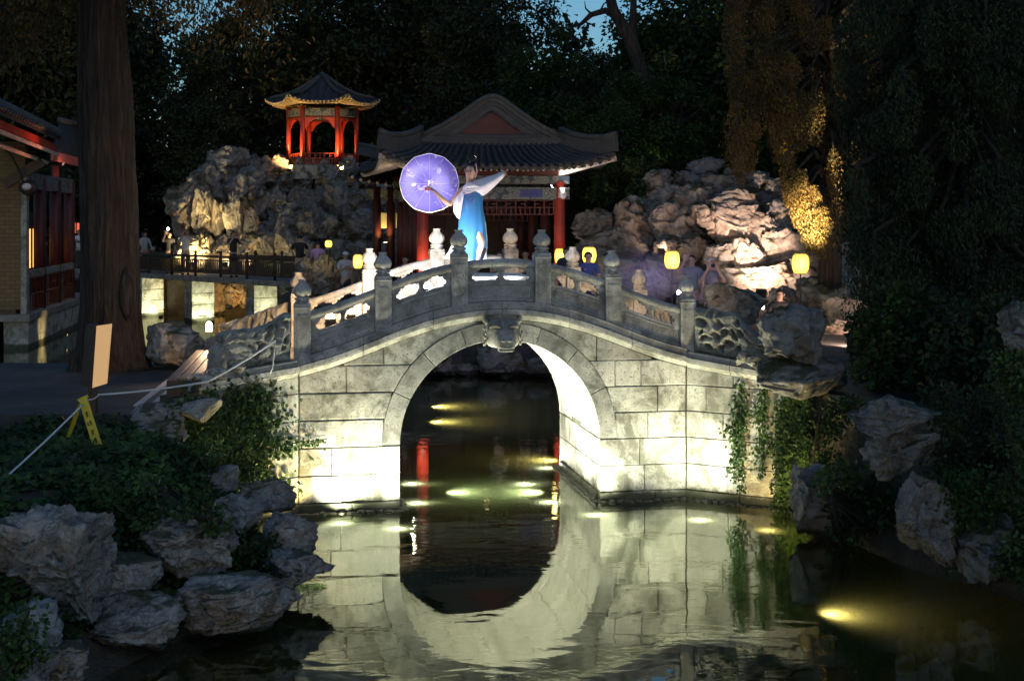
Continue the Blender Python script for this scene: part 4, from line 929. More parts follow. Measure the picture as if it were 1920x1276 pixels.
shrub('dark_shrub', 'dark shrub below the overhanging rock on the right bank', area(1560, 880, 1680, 1000, 15.6, 16.4, 20, 24, 40), .07, M_leaf_ivy, seed=4)
shrub('creeper', 'olive creeper covering the lower right bank beside the tall rock', area(1740, 890, 1900, 1060, 13.6, 14.6, 34, 24, 46), .06, M_leaf_ivy, 'creeper', 330, 5)
shrub('creeper', 'curtain of creeper hanging at the right edge of the picture', area(1880, 640, 1960, 1080, 12.6, 13.4, 40, 22, 40), .055, M_leaf_ivy, 'creeper', 330, 6)
shrub('creeper', 'dark creeper over the rocks between the overhanging rock and right edge', area(1760, 740, 1890, 890, 14.4, 15.6, 26, 26, 46), .065, M_leaf_dark, 'creeper', 300, 7)

def on_left_bank(n, xr, yr, seed):
    rs = np.random.RandomState(seed); X = rs.uniform(*xr, n); Y = rs.uniform(*yr, n); Zb = bank_z(X, Y, SHORE_L, -1, 1.28, 1.9)
    dens = fbm(np.stack([X * 1.2, Y * 1.2, X * 0 + 3], -1), 3); keep = (Zb > .2) & (dens > -.22); return X[keep], Y[keep], Zb[keep], dens[keep], rs
X, Y, Zb, dens, rs = on_left_bank(26000, (-7.2, -2.5), (10.5, 16.3), 8)
n = len(X); pos = np.stack([X, Y, Zb + .03 + rs.rand(n) * (.10 + .30 * np.clip(dens + .2, 0, 1))], -1)
dirs = unit(rs, n); dirs[:, 2] = np.abs(dirs[:, 2]) * .3; nor = unit(rs, n) * .6 + [0, -.5, 1]
stuff(tag(leaf_mesh('ground_ivy', pos, dirs, nor, rs.uniform(.06, .12, n), rs.uniform(.05, .09, n), M_leaf_ivy), 'dense ivy ground cover on the left bank between the rocks', 'ivy'))
shrub('ivy_mound', 'ivy hanging over the top of the knobbly brown rock', area(330, 935, 420, 990, 12.5, 12.9, 9, 18, 30), .06, M_leaf_ivy, 'ivy', 300, 21, .5)
shrub('ivy_mound', 'ivy mound between the knobbly rock and the ledge rocks', area(440, 1000, 520, 1080, 13.4, 14, 10, 22, 34), .06, M_leaf_ivy, 'ivy', 300, 22, .6)
shrub('ivy_mound', 'ivy over the shadowed rock in the bottom left corner', area(-20, 1150, 90, 1276, 9.6, 10, 12, 24, 44), .05, M_leaf_ivy, 'ivy', 300, 23, .7)
shrub('ivy_mound', 'ivy mound left of the knobbly rock, behind the slab', area(200, 900, 300, 1020, 12.8, 13.6, 16, 26, 44), .06, M_leaf_ivy, 'ivy', 320, 24, .6)

def climber(name, label, fn, strands, mat, leaf=.07, seed=1, per=42, spread=.07):
    """ivy on a wall: fn(t, z) gives the wall point, strands are polylines in (t, z)"""
    rs = np.random.RandomState(seed); q0 = fn(*strands[0][0]); t = thing(name, label, 'ivy', q0); pos = []; st = MB(); nrm = (fn(.1, 0) - fn(0, 0)).cross(Vector((0, 0, 1))).normalized(); nrm = nrm if nrm.y < 0 else -nrm
    for s in strands:
        pts = [fn(*p) + nrm * .02 for p in s]; st.tube(pts, .006, 4)
        for a, c in zip(pts[:-1], pts[1:]):
            k = max(3, int((c - a).length * per * 2.4)); u = rs.rand(k, 1); base = np.array(a) * (1 - u) + np.array(c) * u
            off = rs.normal(size=(k, 3)) * spread; off -= np.outer(off @ np.array(nrm), np.array(nrm)); pos.append(base + off + np.outer(rs.uniform(.015, .10, k), np.array(nrm)))
    stuff(st.build('stem', M_bark2, t, smooth=True, fix=False)); pos = np.concatenate(pos); n = len(pos)
    d = unit(rs, n) * .6 + [0, 0, -.6]; stuff(leaf_mesh('leaves', pos, d, np.array(nrm) + unit(rs, n) * .7, rs.uniform(.6, 1.25, n) * leaf, leaf * .8, mat, t)); return t
rc = random.Random(31)
def hang(t0, z0, L, wig=.05, n=6): return [(t0 + wig * rc.uniform(-1, 1) * k / n, z0 - L * k / n) for k in range(n + 1)]
ST = [hang(.80, 1.68, 1.35, .08), hang(.84, 1.70, 1.5, .08), hang(.78, 1.3, .8, .1), hang(1.12, 1.62, 1.2, .08), hang(1.16, 1.66, 1.0, .1)] + [hang(rc.uniform(1.38, 1.8), rc.uniform(1.35, 1.72), rc.uniform(.9, 1.6), .1) for _ in range(18)]
ST += [[(.58, .95), (.7, 1.1), (.85, 1.18)], [(.85, 1.3), (1.0, 1.25), (1.2, 1.32)]]
climber('hanging_ivy', 'green ivy strands hanging down the right wing wall of the bridge', lambda t, z: WR(t, -.01, z), ST, M_leaf_ivy, .055, 4, 62, .045)
ST = [hang(rc.uniform(.55, 1.75), rc.uniform(1.45, 1.85), rc.uniform(.5, 1.4), .16) for _ in range(30)]
ST += [[(.8, 1.0), (.35, .98), (.02, .96)], [(.9, .92), (.4, .94), (.1, .97)], [(1.1, .5), (.6, .52), (.12, .42)], [(1.0, 1.6), (.5, 1.62), (.25, 1.5)], [(.7, 1.3), (.4, 1.28), (.2, 1.33)]]
climber('climbing_ivy', 'dark ivy spreading over the left wing wall of the bridge', lambda t, z: WL(t, -.01, z), ST, M_leaf_ivy, .075, 5, 60, .10)
climber('ivy_runner', 'thin ivy shoot creeping onto the left pier of the bridge', lambda t, z: B(SL + t, -.01, z), [[(-.05, .97), (.15, .98), (.38, 1.0)], [(0, .94), (.25, .97)]], M_leaf_ivy, .05, 6, 40, .03)
shrub('ivy_bush', 'bushy ivy at the foot of the left wing wall behind the pitted rock', area(395, 820, 490, 900, 15.6, 16.4, 13, 20, 34), .06, M_leaf_ivy, 'ivy', 240, 41)
shrub('ivy_bush', 'ivy bush on the bank below the kerb rocks', area(240, 830, 400, 900, 15, 16, 20, 22, 40), .07, M_leaf_ivy, 'ivy', 280, 42, .5)
shrub('creeper', 'dense creeper below the flat slab on the right wing', area(1510, 760, 1600, 930, 16.8, 17.3, 18, 20, 36), .06, M_leaf_ivy, 'creeper', 320, 43)
shrub('lit_shrub', 'yellow-green lit shrub between the pavilion and rock wall', area(1120, 370, 1165, 410, 39, 40, 6, 10, 22), .12, M_leaf_mid, seed=51)
shrub('overhanging_branch', 'leafy branch hanging in front of the pavilion right eave', area(1120, 300, 1230, 370, 38, 40, 22, 12, 26), .13, M_leaf_mid, 'branch', 200, 52)
# ------------------------------------------------------------------ gabled pavilion behind the bridge
PO = P(922, 0, 36.5); PO.z = 0
def Q(x, y, z): return PO + BU * x + BV * y + Vector((0, 0, z))
PM = Matrix.Translation(PO) @ Matrix.Rotation(BA, 4, 'Z')
pav = thing('pavilion', 'red-columned pavilion with curved grey tile gable behind the dancer', 'pavilion', Q(0, 2.5, 1.6))
M_paint = None
def painted():
    m, nt, b = new_mat('painted_beam'); v = coords(nt); n = noise(nt, v, 7, 3, .5); w = N(nt, 'ShaderNodeTexVoronoi', Scale=5.5); nt.links.new(v, w.inputs['Vector'])
    c = ramp(nt, w.outputs['Distance'], [(.12, (.30, .30, .28)), (.3, (.05, .10, .12)), (.5, (.22, .22, .20)), (.7, (.04, .06, .09))]); nt.links.new(c, b.inputs['Base Color']); b.inputs['Roughness'].default_value = .6; return m
M_paint = painted()
M_blue = simple('blue_paint', (.05, .06, .25), .5, .2); M_gold = simple('pale_gold_paint', (.55, .45, .25), .5, .2); M_rafter = simple('rafter_end', (.60, .52, .45), .6, .15)
m = MB(); m.box((0, 2.6, 1.55), (5.6, 7.4, .7), M=PM); m.build('plinth', M_carve, pav, bevel=.03)
COLS = [(sx * 1.93, y) for y in (0, 1.9, 3.8, 5.7) for sx in (-1, 1)]
for (x, y) in COLS:
    m = MB(); m.tube([Q(x, y, 1.88), Q(x, y, 5.0)], [.17, .155], 18); c = m.build('column', M_red if y == 0 else M_darkred, pav, smooth=True)  # rear columns in a darker red, their dimness put into the colour
    m = MB(); m.tube([Q(x, y, 1.88), Q(x, y, 2.0)], [.25, .2], 18); m.build('column_base', M_carve, c, smooth=True)
def pbeam(name, a, b_, z0, z1, w, mat): m = MB(); m.beam(Q(*a, (z0 + z1) / 2), Q(*b_, (z0 + z1) / 2), w, z1 - z0); return m.build(name, mat, pav, bevel=.008, seg=1)
for (a, c) in (((-2.2, 0), (2.2, 0)), ((-1.93, 0), (-1.93, 5.7)), ((1.93, 0), (1.93, 5.7)), ((-2.2, 5.7), (2.2, 5.7))):
    o = pbeam('architrave', a, c, 4.50, 4.84, .22, M_paint); pbeam('upper_beam', a, c, 4.93, 5.16, .2, M_paint); pbeam('purlin', a, c, 5.17, 5.30, .16, M_darkred)
    d = Vector((c[0] - a[0], c[1] - a[1])); L = d.length; d.normalize()
    for k in range(3):
        t = L * (.25 + .25 * k); p = (a[0] + d.x * t, a[1] + d.y * t); pbeam('beam_panel', (p[0] - d.x * .32, p[1] - d.y * .32), (p[0] + d.x * .32, p[1] + d.y * .32), 4.56, 4.78, .23, M_blue if k == 2 else M_paint)
# hanging fretwork between front columns, lower fretwork inside
def fret(a, c, z0, z1, par, nx=16, mat=M_darkred):
    m = MB(); A, Cc = Vector(a), Vector(c); d = Cc - A
    for z in (z0, (z0 + z1) / 2, z1): m.beam(A + Vector((0, 0, z)), Cc + Vector((0, 0, z)), .035, .03)
    for k in range(nx + 1):
        p = A + d * (k / nx); z_a, z_b = (z0, z1) if k % 2 == 0 else (z0, (z0 + z1) / 2); m.beam(p + Vector((0, 0, z_a)), p + Vector((0, 0, z_b)), .03, .03)
        if k % 3 == 1 and k < nx: p2 = A + d * ((k + 1) / nx); m.beam(p + Vector((0, 0, z0 + (z1 - z0) * .75)), p2 + Vector((0, 0, z0 + (z1 - z0) * .75)), .03, .03)
    return stuff(m.build('fretwork', mat, par))
Q0 = lambda x, y: Q(x, y, 0)
fret(Q0(-1.76, 0), Q0(1.76, 0), 4.08, 4.47, pav, 26); fret(Q0(-1.93, .17), Q0(-1.93, 1.73), 4.08, 4.47, pav, 12); fret(Q0(-1.93, 2.07), Q0(-1.93, 3.63), 4.08, 4.47, pav, 12); fret(Q0(-1.76, 3.8), Q0(1.76, 3.8), 3.9, 4.6, pav, 20); fret(Q0(-1.76, 0), Q0(-.9, 0), 1.95, 2.5, pav, 8); fret(Q0(.9, 0), Q0(1.76, 0), 1.95, 2.5, pav, 8)
m = MB(); m.box((0, 5.75, 3.2), (3.9, .08, 2.6), M=PM); m.build('rear_screen', M_darkwood, pav)
for x in np.linspace(-1.6, 1.6, 6): m = MB(); m.box((x, 5.68, 3.1), (.5, .06, 2.2), M=PM); m.build('door_leaf', M_darkwood, pav, bevel=.02)
# roof: skirt all round, curved gable above
EX, EY0, EY1 = 3.22, -1.25, 7.0
def eave_z(u): return 5.36 + .36 * abs(u) ** 4
def skirt(u, v):      # front skirt: u across -1..1, v 0 eave .. 1 under the gable
    x = EX * u * (1 - v) + 1.95 * u * v; y = (EY0 - .12 * abs(u) ** 5) * (1 - v) + .05 * v; z = eave_z(u) * (1 - v) + 6.10 * v - .12 * math.sin(math.pi * v); return (x, y, z)
def side(u, v, sg):   # side skirt
    yc, hy = (EY0 + EY1) / 2, (EY1 - EY0) / 2; y = yc + hy * u * (1 - v) + (hy - 1.3) * u * v; x = sg * (EX * (1 - v) + 1.95 * v); z = eave_z(u) * (1 - v) + 6.1 * v - .12 * math.sin(math.pi * v); return (x, y, z)
m = MB(); us = np.linspace(-1, 1, 25); vs_ = np.linspace(0, 1, 7)
m.grid([[Q(*skirt(u, v)) for u in us] for v in vs_]); m.grid([[Q(*side(u, v, -1)) for u in us] for v in vs_]); m.grid([[Q(*side(u, v, 1)) for u in us] for v in vs_])
m.grid([[Q(a[0], EY1 - (a[1] - EY0), a[2]) for a in [skirt(u, v) for u in us]] for v in vs_])
gx = np.array([0, .12, .25, .4, .55, .8, 1.07, 1.4, 1.67, 1.95]); gz = np.array([7.33, 7.315, 7.26, 7.17, 7.06, 6.88, 6.70, 6.50, 6.37, 6.22])
GP = [(-x, z) for x, z in zip(gx[::-1], gz[::-1])] + list(zip(gx[1:], gz[1:]))
m.grid([[Q(x, y, z - .05) for (x, z) in GP] for y in (-.02, 2, 4, 5.7)])
roof = m.build('roof', M_tile, pav, smooth=True)
for u in np.linspace(-.965, .965, 27):
    mb = MB(); mb.tube([Q(*(lambda a: (a[0], a[1] - (.03 if v == 0 else 0), a[2] + .03))(skirt(u, v))) for v in np.linspace(0, 1, 6)], .062, 8); mb.build('tile_roll', M_tile, roof, smooth=True)
    a = skirt(u, 0); mb = MB(); mb.tube([Q(a[0], a[1] - .075, a[2] + .03), Q(a[0], a[1] - .035, a[2] + .03)], .07, 10); mb.build('eave_disc', M_ridge, roof, smooth=True)
for u in np.linspace(-.96, .96, 20):
    mb = MB(); mb.tube([Q(*(lambda a: (a[0], a[1], a[2] + .03))(side(u, v, -1))) for v in np.linspace(0, 1, 5)], .062, 7); mb.build('tile_roll', M_tile, roof, smooth=True)
m = MB()
for u in np.linspace(-.93, .93, 26):
    a = skirt(u, 0); m.prism([Q(a[0] + dx, a[1] - .05, a[2] + dz) for dx, dz in ((-.09, .0), (.09, 0), (.07, -.07), (0, -.12), (-.07, -.07))], [Q(a[0] + dx, a[1] - .03, a[2] + dz) for dx, dz in ((-.09, .0), (.09, 0), (.07, -.07), (0, -.12), (-.07, -.07))])
stuff(m.build('drip_tiles', M_ridge, roof))
def taper_ridge(name, pts, w, h, par, mat=M_ridge):
    for (dz, ww, hh) in ((0, w, h * .45), (h * .45, w * .75, h * .25)):
        A = [(Q(x - 0, y, z + dz), Q(x, y, z + dz + hh)) for (x, y, z) in pts]; nrm = (Vector(Q(*pts[-1])) - Vector(Q(*pts[0]))).cross(Vector((0, 0, 1))).normalized() * ww / 2
        MB().strip([(a - nrm, b_ - nrm) for a, b_ in A], [(a + nrm, b_ + nrm) for a, b_ in A]).build(name, mat, par)
    m = MB(); m.tube([Q(x, y, z + h * .82) for (x, y, z) in pts], w * .42, 10); m.build('ridge_roll', mat, par, smooth=True)
for sg in (-1, 1):
    taper_ridge('hip_ridge', [(sg * 1.95, .02, 6.0), (sg * 2.25, -.3, 5.84), (sg * 2.6, -.68, 5.74), (sg * 2.95, -1.08, 5.72), (sg * 3.22, -1.36, 5.80)], .2, .58, roof)
    taper_ridge('hip_ridge', [(sg * 1.95, 5.7, 6.02), (sg * 2.6, 6.4, 5.9), (sg * 3.2, 7.0, 6.05)], .2, .4, roof)
taper_ridge('foot_ridge', [(-1.95, -.04, 6.05), (-.6, -.04, 6.0), (.6, -.04, 6.0), (1.95, -.04, 6.05)], .18, .28, roof)
def gab(name, o0, o1, y0, y1, mat):
    G = np.array(GP); d = np.gradient(G, axis=0); nn = np.stack([d[:, 1], -d[:, 0]], -1); nn /= np.linalg.norm(nn, axis=1)[:, None]; A0 = G + nn * o0; A1 = G + nn * o1
    MB().strip([(Q(p[0], y0, max(p[1], 6.12)), Q(q[0], y0, max(q[1], 6.12))) for p, q in zip(A1, A0)], [(Q(p[0], y1, max(p[1], 6.12)), Q(q[0], y1, max(q[1], 6.12))) for p, q in zip(A1, A0)]).build(name, mat, roof)
    return A1
m = MB(); m.tube([Q(x, -.10, z + .03) for x, z in GP], .075, 10); m.build('gable_roll', M_ridge, roof, smooth=True)
gab('gable_board', .0, .12, -.14, .02, M_ridge); gab('gable_board', .122, .22, -.10, .02, M_tile); inner = gab('gable_board', .222, .36, -.07, .02, M_ridge)
m = MB()
for k in range(len(inner) - 1):
    for j in range(3):
        q = inner[k] + (inner[k + 1] - inner[k]) * (j / 3)
        if q[1] > 6.3: m.tube([Q(q[0], -.06, q[1]), Q(q[0], .0, q[1])], .06, 10)
stuff(m.build('scalloped_edge', M_tile, roof))
m = MB(); m.prism([Q(p[0], .01, max(p[1], 6.1)) for p in inner], [Q(p[0], .04, max(p[1], 6.1)) for p in inner]); m.build('gable_panel', M_darkred, roof)
# rafters under the front eave and corner rafters
def rafters(name, us, v0, mat):
    m = MB()
    for u in us:
        a = skirt(u, .02); b_ = skirt(u, .75); m.beam(Q(a[0], a[1], a[2] - .1), Q(b_[0] * .98, b_[1], b_[2] - .32), .055, .06)
    return stuff(m.build(name, mat, roof))
rafters('rafters', np.linspace(-.97, .97, 44), 0, M_rafter)
m = MB()
for u in np.linspace(-.95, .95, 60):
    a = side(u, .02, -1); b_ = side(u, .75, -1); m.beam(Q(a[0], a[1], a[2] - .1), Q(b_[0], b_[1], b_[2] - .32), .055, .06)
stuff(m.build('rafters', M_rafter, roof))
for sg in (-1, 1):
    m = MB(); m.beam(Q(sg * 1.8, .1, 5.2), Q(sg * 3.2, -1.3, 5.62), .13, .16); m.build('corner_rafter', M_rafter, roof)
    m = MB(); m.beam(Q(sg * 1.93, -.05, 4.66), Q(sg * 1.93, -.42, 4.70), .13, .26); m.ball(Q(sg * 1.93, -.42, 4.62), .11, 10, 6); m.build('beam_head', M_white, pav)
# low gallery roof left of the pavilion
gal = thing('gallery', 'low tiled gallery roof corner left of the gabled pavilion', 'gallery', P(720, 560, 43)); GO = P(735, 0, 43.5); GO.z = 0
def GQ(x, y, z): return GO + BU * x + BV * y + Vector((0, 0, z))
def gsk(u, v): x = -1.5 * (1 - v) * 1 + .2 * v + (u * 2.2 + 0) * 0; return x
m = MB(); rows = []
for v in np.linspace(0, 1, 6):
    rows.append([GQ(-1.55 + 1.35 * v, -1.6 + 3.6 * u + (.9 * v if u < .3 else .3 * v), 5.02 + .30 * (1 - u) ** 5 * (1 - v) + 1.05 * v - .12 * math.sin(v * 3.14)) for u in np.linspace(0, 1, 12)])
m.grid(rows); rows = []
for v in np.linspace(0, 1, 6):
    rows.append([GQ(-1.55 + 3.4 * u + (.9 * v if u < .3 else .3 * v), -1.6 + 1.35 * v, 5.02 + .30 * (1 - u) ** 5 * (1 - v) + 1.05 * v - .12 * math.sin(v * 3.14)) for u in np.linspace(0, 1, 12)])
m.grid(rows); groof = m.build('roof', M_tile, gal, smooth=True)
for u in np.linspace(.04, .9, 12):
    mb = MB(); mb.tube([GQ(-1.55 + 3.4 * u + (.9 * v if u < .3 else .3 * v), -1.62 + 1.35 * v, 5.06 + .30 * (1 - u) ** 5 * (1 - v) + 1.05 * v - .12 * math.sin(v * 3.14)) for v in np.linspace(0, 1, 5)], .06, 7); mb.build('tile_roll', M_tile, groof, smooth=True)
    mb = MB(); mb.ball(GQ(-1.55 + 3.4 * u, -1.66, 5.04 + .3 * (1 - u) ** 5), .05, 8, 5); mb.build('eave_disc', M_rafter, groof, smooth=True)
m = MB(); m.tube([GQ(-1.6, -1.65, 5.42), GQ(-1.1, -1.1, 5.55), GQ(-.4, -.4, 6.1), GQ(.2, .2, 6.3), GQ(2.5, .4, 6.35)], .1, 8); m.build('ridge_roll', M_ridge, groof, smooth=True)
for x in (-.55, -.1, .45, 1.1): m = MB(); m.tube([GQ(x, -.6, 1.6), GQ(x, -.6, 5.0)], .14, 12); m.build('column', M_darkred, gal, smooth=True)
m = MB(); m.beam(GQ(-.9, -.6, 4.75), GQ(2, -.6, 4.75), .16, .35); m.build('beam', M_paint, gal); m = MB(); m.beam(GQ(-.55, -.6, 3.9), GQ(1.1, -.6, 3.9), .06, .5); m.build('hanging_board', M_gold, gal)

# ------------------------------------------------------------------ hexagonal pavilion on the rock hill
HO = P(605, 312, 58); HZ = HO.z
hexp = thing('hexagonal_pavilion', 'small hexagonal red pavilion glowing orange on top of the rocks', 'pavilion', HO)
HA = [R(-117 + 60 * k) for k in range(6)]
def HQ(r, a, z): return Vector((HO.x + r * math.cos(a), HO.y + r * math.sin(a), HZ + z))
for a in HA:
    m = MB(); m.tube([HQ(1.5, a, 0), HQ(1.5, a, 2.55)], .10, 14); m.build('column', M_red, hexp, smooth=True)
m = MB(); m.prism([HQ(2.0, a, -.6) for a in HA], [HQ(2.0, a, 0) for a in HA]); m.build('plinth', M_carve, hexp)
for k in range(6):
    a, c = HQ(1.5, HA[k], 0), HQ(1.5, HA[(k + 1) % 6], 0); d = (c - a).normalized() * .12; a2, c2 = a + d, c - d; up = lambda p, z: p + Vector((0, 0, z))
    m = MB(); m.beam(up(a2, 2.30), up(c2, 2.30), .14, .28); m.build('beam', M_paint, hexp); m = MB(); m.beam(up(a2, 2.10), up(c2, 2.10), .08, .07); m.build('lower_beam', M_darkred, hexp)
    for sg, e in ((1, a2), (-1, c2)):
        m = MB(); dd = (c2 - a2).normalized() * sg; m.prism([up(e, 2.06), up(e + dd * .5, 2.06), up(e + dd * .35, 1.98), up(e + dd * .2, 1.88), up(e + dd * .08, 1.66), up(e, 1.6)], [up(p, 0) + Vector((0.0, .04, 0)) for p in (up(e, 2.06), up(e + dd * .5, 2.06), up(e + dd * .35, 1.98), up(e + dd * .2, 1.88), up(e + dd * .08, 1.66), up(e, 1.6))])
        m.build('spandrel_bracket', M_red, hexp)
    if k not in (3,): fret(a2, c2, .08, .52, hexp, 12, M_red); 
def hroof(k, u, t):   # side k, u 0..1 along the eave, t 0 apex .. 1 eave
    a0, a1 = HA[k], HA[(k + 1) % 6]; Rr = .12 + 2.36 * t; p0 = Vector((math.cos(a0), math.sin(a0))) * Rr; p1 = Vector((math.cos(a1), math.sin(a1))) * Rr; q = p0.lerp(p1, u); e = abs(2 * u - 1) ** 3
    q = q * (1 + .05 * e * t * t); z = 2.72 + 1.22 * (1 - t) ** 1.5 + .30 * e * t ** 3; return Vector((HO.x + q.x, HO.y + q.y, HZ + z))
m = MB()
for k in range(6): m.grid([[hroof(k, u, t) for u in np.linspace(0, 1, 11)] for t in np.linspace(0, 1, 9)])
hr = m.build('roof', M_tile, hexp, smooth=True)
for k in range(6):
    m = MB(); m.tube([hroof(k, 0, t) + Vector((0, 0, .08)) for t in np.linspace(0, 1.03, 10)], .085, 8); m.build('hip_ridge', M_ridge, hr, smooth=True)
    for u in np.linspace(.08, .92, 8):
        t0 = max(0.0, abs(2 * u - 1) * .93 - .1); m = MB(); m.tube([hroof(k, .5 + (u - .5) / max(t, .05) if abs((u - .5) / max(t, .05)) < .5 else (0.02 if u < .5 else .98), t) + Vector((0, 0, .03)) for t in np.linspace(max(.08, abs(2 * u - 1)), 1.01, 6)], .05, 6); m.build('tile_roll', M_tile, hr, smooth=True)
    m = MB()
    for u in np.linspace(.04, .96, 14):
        a = hroof(k, u, .99); c = hroof(k, u, .66); m.beam(a - Vector((0, 0, .09)), Vector((c.x, c.y, HZ + 2.68)), .05, .06); m.ball(a + Vector((0, 0, -.02)), .045, 7, 5)
    stuff(m.build('rafters', M_gold, hr))
m = MB(); m.lathe([(.2, 3.88), (.24, 3.95), (.12, 4.0), (.17, 4.06), (.1, 4.14), (.03, 4.18)], 14, Matrix.Translation((HO.x, HO.y, HZ))); m.build('roof_finial', M_ridge, hr, smooth=True)

# ------------------------------------------------------------------ small level bridge over the far water
A0, A1 = Vector((-19.5, 57.1, 0)), Vector((-7.0, 44.4, 0)); SD = (A1 - A0).normalized(); SN = Vector((SD.y, -SD.x, 0)); SN = SN if SN.y < 0 else -SN      # SN faces the camera
sb = thing('small_bridge', 'low stone footbridge with dark wooden railing on lit square piers', 'bridge', (A0 + A1) / 2)
Ls = (A1 - A0).length
def SB(t, w, z): return A0 + SD * t + SN * -w + Vector((0, 0, z))
m = MB(); m.strip([(SB(t, 0, 1.60), SB(t, 0, 1.80)) for t in (0, Ls)], [(SB(t, 1.7, 1.60), SB(t, 1.7, 1.80)) for t in (0, Ls)]); m.build('deck', M_carve, sb, bevel=.02)
for w in (.1, 1.6):
    nb = 10; tt = np.linspace(0.2, Ls - .2, nb + 1)
    for t in tt:
        m = MB(); m.tube([SB(t, w, 1.8), SB(t, w, 2.68)], .05, 8); m.ball(SB(t, w, 2.71), .06, 8, 6); m.build('rail_post', M_darkwood, sb, smooth=True)
    for t0, t1 in zip(tt[:-1], tt[1:]):
        m = MB(); m.beam(SB(t0, w, 2.56), SB(t1, w, 2.56), .09, .08); m.build('handrail', M_darkwood, sb); m = MB(); m.beam(SB(t0, w, 2.42), SB(t1, w, 2.42), .05, .04); m.beam(SB(t0, w, 1.95), SB(t1, w, 1.95), .05, .05)
        for q in np.linspace(t0 + .1, t1 - .1, 14): m.beam(SB(q, w, 1.93), SB(q, w, 2.43), .035, .035)
        stuff(m.build('balusters', M_darkwood, sb))
def t_at(px, w=.1):  # where along the small bridge a given photo column falls
    best = min(np.linspace(0, Ls, 400), key=lambda t: abs(960 + F * SB(t, w, 0).x / SB(t, w, 0).y - px)); return float(best)
for px in (278, 372, 488, 160):
    t = t_at(px, .8)
    for k, (z0, z1) in enumerate(zip((-.6, .22, .66, 1.1), (.22, .66, 1.1, 1.6))):
        m = MB(); g = .008 * (k % 2); m.prism([SB(t + a * (.28 - g), .35 + (b_ * (.5 - g)) + .5, z0 + .006) for a, b_ in ((-1, -1), (1, -1), (1, 1), (-1, 1))], [SB(t + a * (.28 - g), .35 + b_ * (.5 - g) + .5, z1 - .006) for a, b_ in ((-1, -1), (1, -1), (1, 1), (-1, 1))]); m.build('pier_stone', M_marble, sb, bevel=.02)
    lp = SB(t + 1.05, .75, .05); lamp('pier_floodlight', 'floodlight at the waterline beside the ' + {278: 'leftmost visible', 372: 'middle', 488: 'right', 160: 'hidden left'}[px] + ' pier of the small bridge', lp, SB(t + .2, .85, .85), 150, (1, .98, .60), 110, .07, 30)

# ------------------------------------------------------------------ hall at the left edge
hall = thing('waterside_hall', 'yellow-brick hall with red columns and eaves at the left edge', 'building', (-15.5, 42, 0))
def brick():
    m, nt, b = new_mat('yellow_brick'); tc = N(nt, 'ShaderNodeTexCoord'); sp_ = N(nt, 'ShaderNodeSeparateXYZ'); cb = N(nt, 'ShaderNodeCombineXYZ'); ad = N(nt, 'ShaderNodeMath', operation='ADD')
    nt.links.new(tc.outputs['Object'], sp_.inputs[0]); nt.links.new(sp_.outputs[0], ad.inputs[0]); nt.links.new(sp_.outputs[1], ad.inputs[1]); nt.links.new(ad.outputs[0], cb.inputs[0]); nt.links.new(sp_.outputs[2], cb.inputs[1])
    br = N(nt, 'ShaderNodeTexBrick', Scale=1.0); br.inputs['Brick Width'].default_value = .34; br.inputs['Row Height'].default_value = .13; br.inputs['Mortar Size'].default_value = .012; nt.links.new(cb.outputs[0], br.inputs['Vector'])
    br.inputs['Color1'].default_value = (.22, .16, .075, 1); br.inputs['Color2'].default_value = (.17, .12, .06, 1); br.inputs['Mortar'].default_value = (.10, .08, .05, 1)
    nt.links.new(br.outputs[0], b.inputs['Base Color']); b.inputs['Roughness'].default_value = .8; bump(nt, b, br.outputs['Fac'], -.5, .02); return m
M_brick = brick()
FD = Vector((-1.27, 8.5, 0)).normalized(); FN = Vector((FD.y, -FD.x, 0)); H0 = Vector((-14.85, 40, 0))
def HL(t, w, z): return H0 + FD * t - FN * w + Vector((0, 0, z))          # t along the water front, w inwards
m = MB(); m.prism([HL(0, 0, 1.2), HL(0, 5.2, 1.2), HL(.35, 5.2, 1.2), HL(.35, 0, 1.2)], [HL(0, 0, 6.3), HL(0, 5.2, 6.3), HL(.35, 5.2, 6.3), HL(.35, 0, 6.3)]); m.build('brick_wall', M_brick, hall)
m = MB(); m.prism([HL(-.06, -.06, .9), HL(-.06, .12, .9), HL(.3, .12, .9), HL(.3, -.06, .9)], [HL(-.06, -.06, 5.4), HL(-.06, .12, 5.4), HL(.3, .12, 5.4), HL(.3, -.06, 5.4)]); m.build('corner_pilaster', M_carve, hall, bevel=.02)
for k in range(5):
    for z0, z1 in ((-.6, .32), (.325, .84)):
        a, c = k * 2.3 - .1 + (.6 if z0 > 0 and k else 0), (k + 1) * 2.3 - .1 + (.6 if z0 > 0 else 0); m = MB(); m.prism([HL(a + .01, -.12, z0), HL(a + .01, .6, z0), HL(c - .01, .6, z0), HL(c - .01, -.12, z0)], [HL(a + .01, -.12, z1), HL(a + .01, .6, z1), HL(c - .01, .6, z1), HL(c - .01, -.12, z1)]); m.build('base_stone', M_marble, hall, bevel=.015)
m = MB(); m.prism([HL(-.3, -.2, .845), HL(-.3, 5.3, .845), HL(12, 5.3, .845), HL(12, -.2, .845)], [HL(-.3, -.2, 1.05), HL(-.3, 5.3, 1.05), HL(12, 5.3, 1.05), HL(12, -.2, 1.05)]); m.build('platform', M_carve, hall, bevel=.02)
for t in (.6, 3.2, 5.8, 8.4): m = MB(); m.tube([HL(t, .2, 1.05), HL(t, .2, 5.3)], .2, 14); m.build('column', M_darkred, hall, smooth=True)
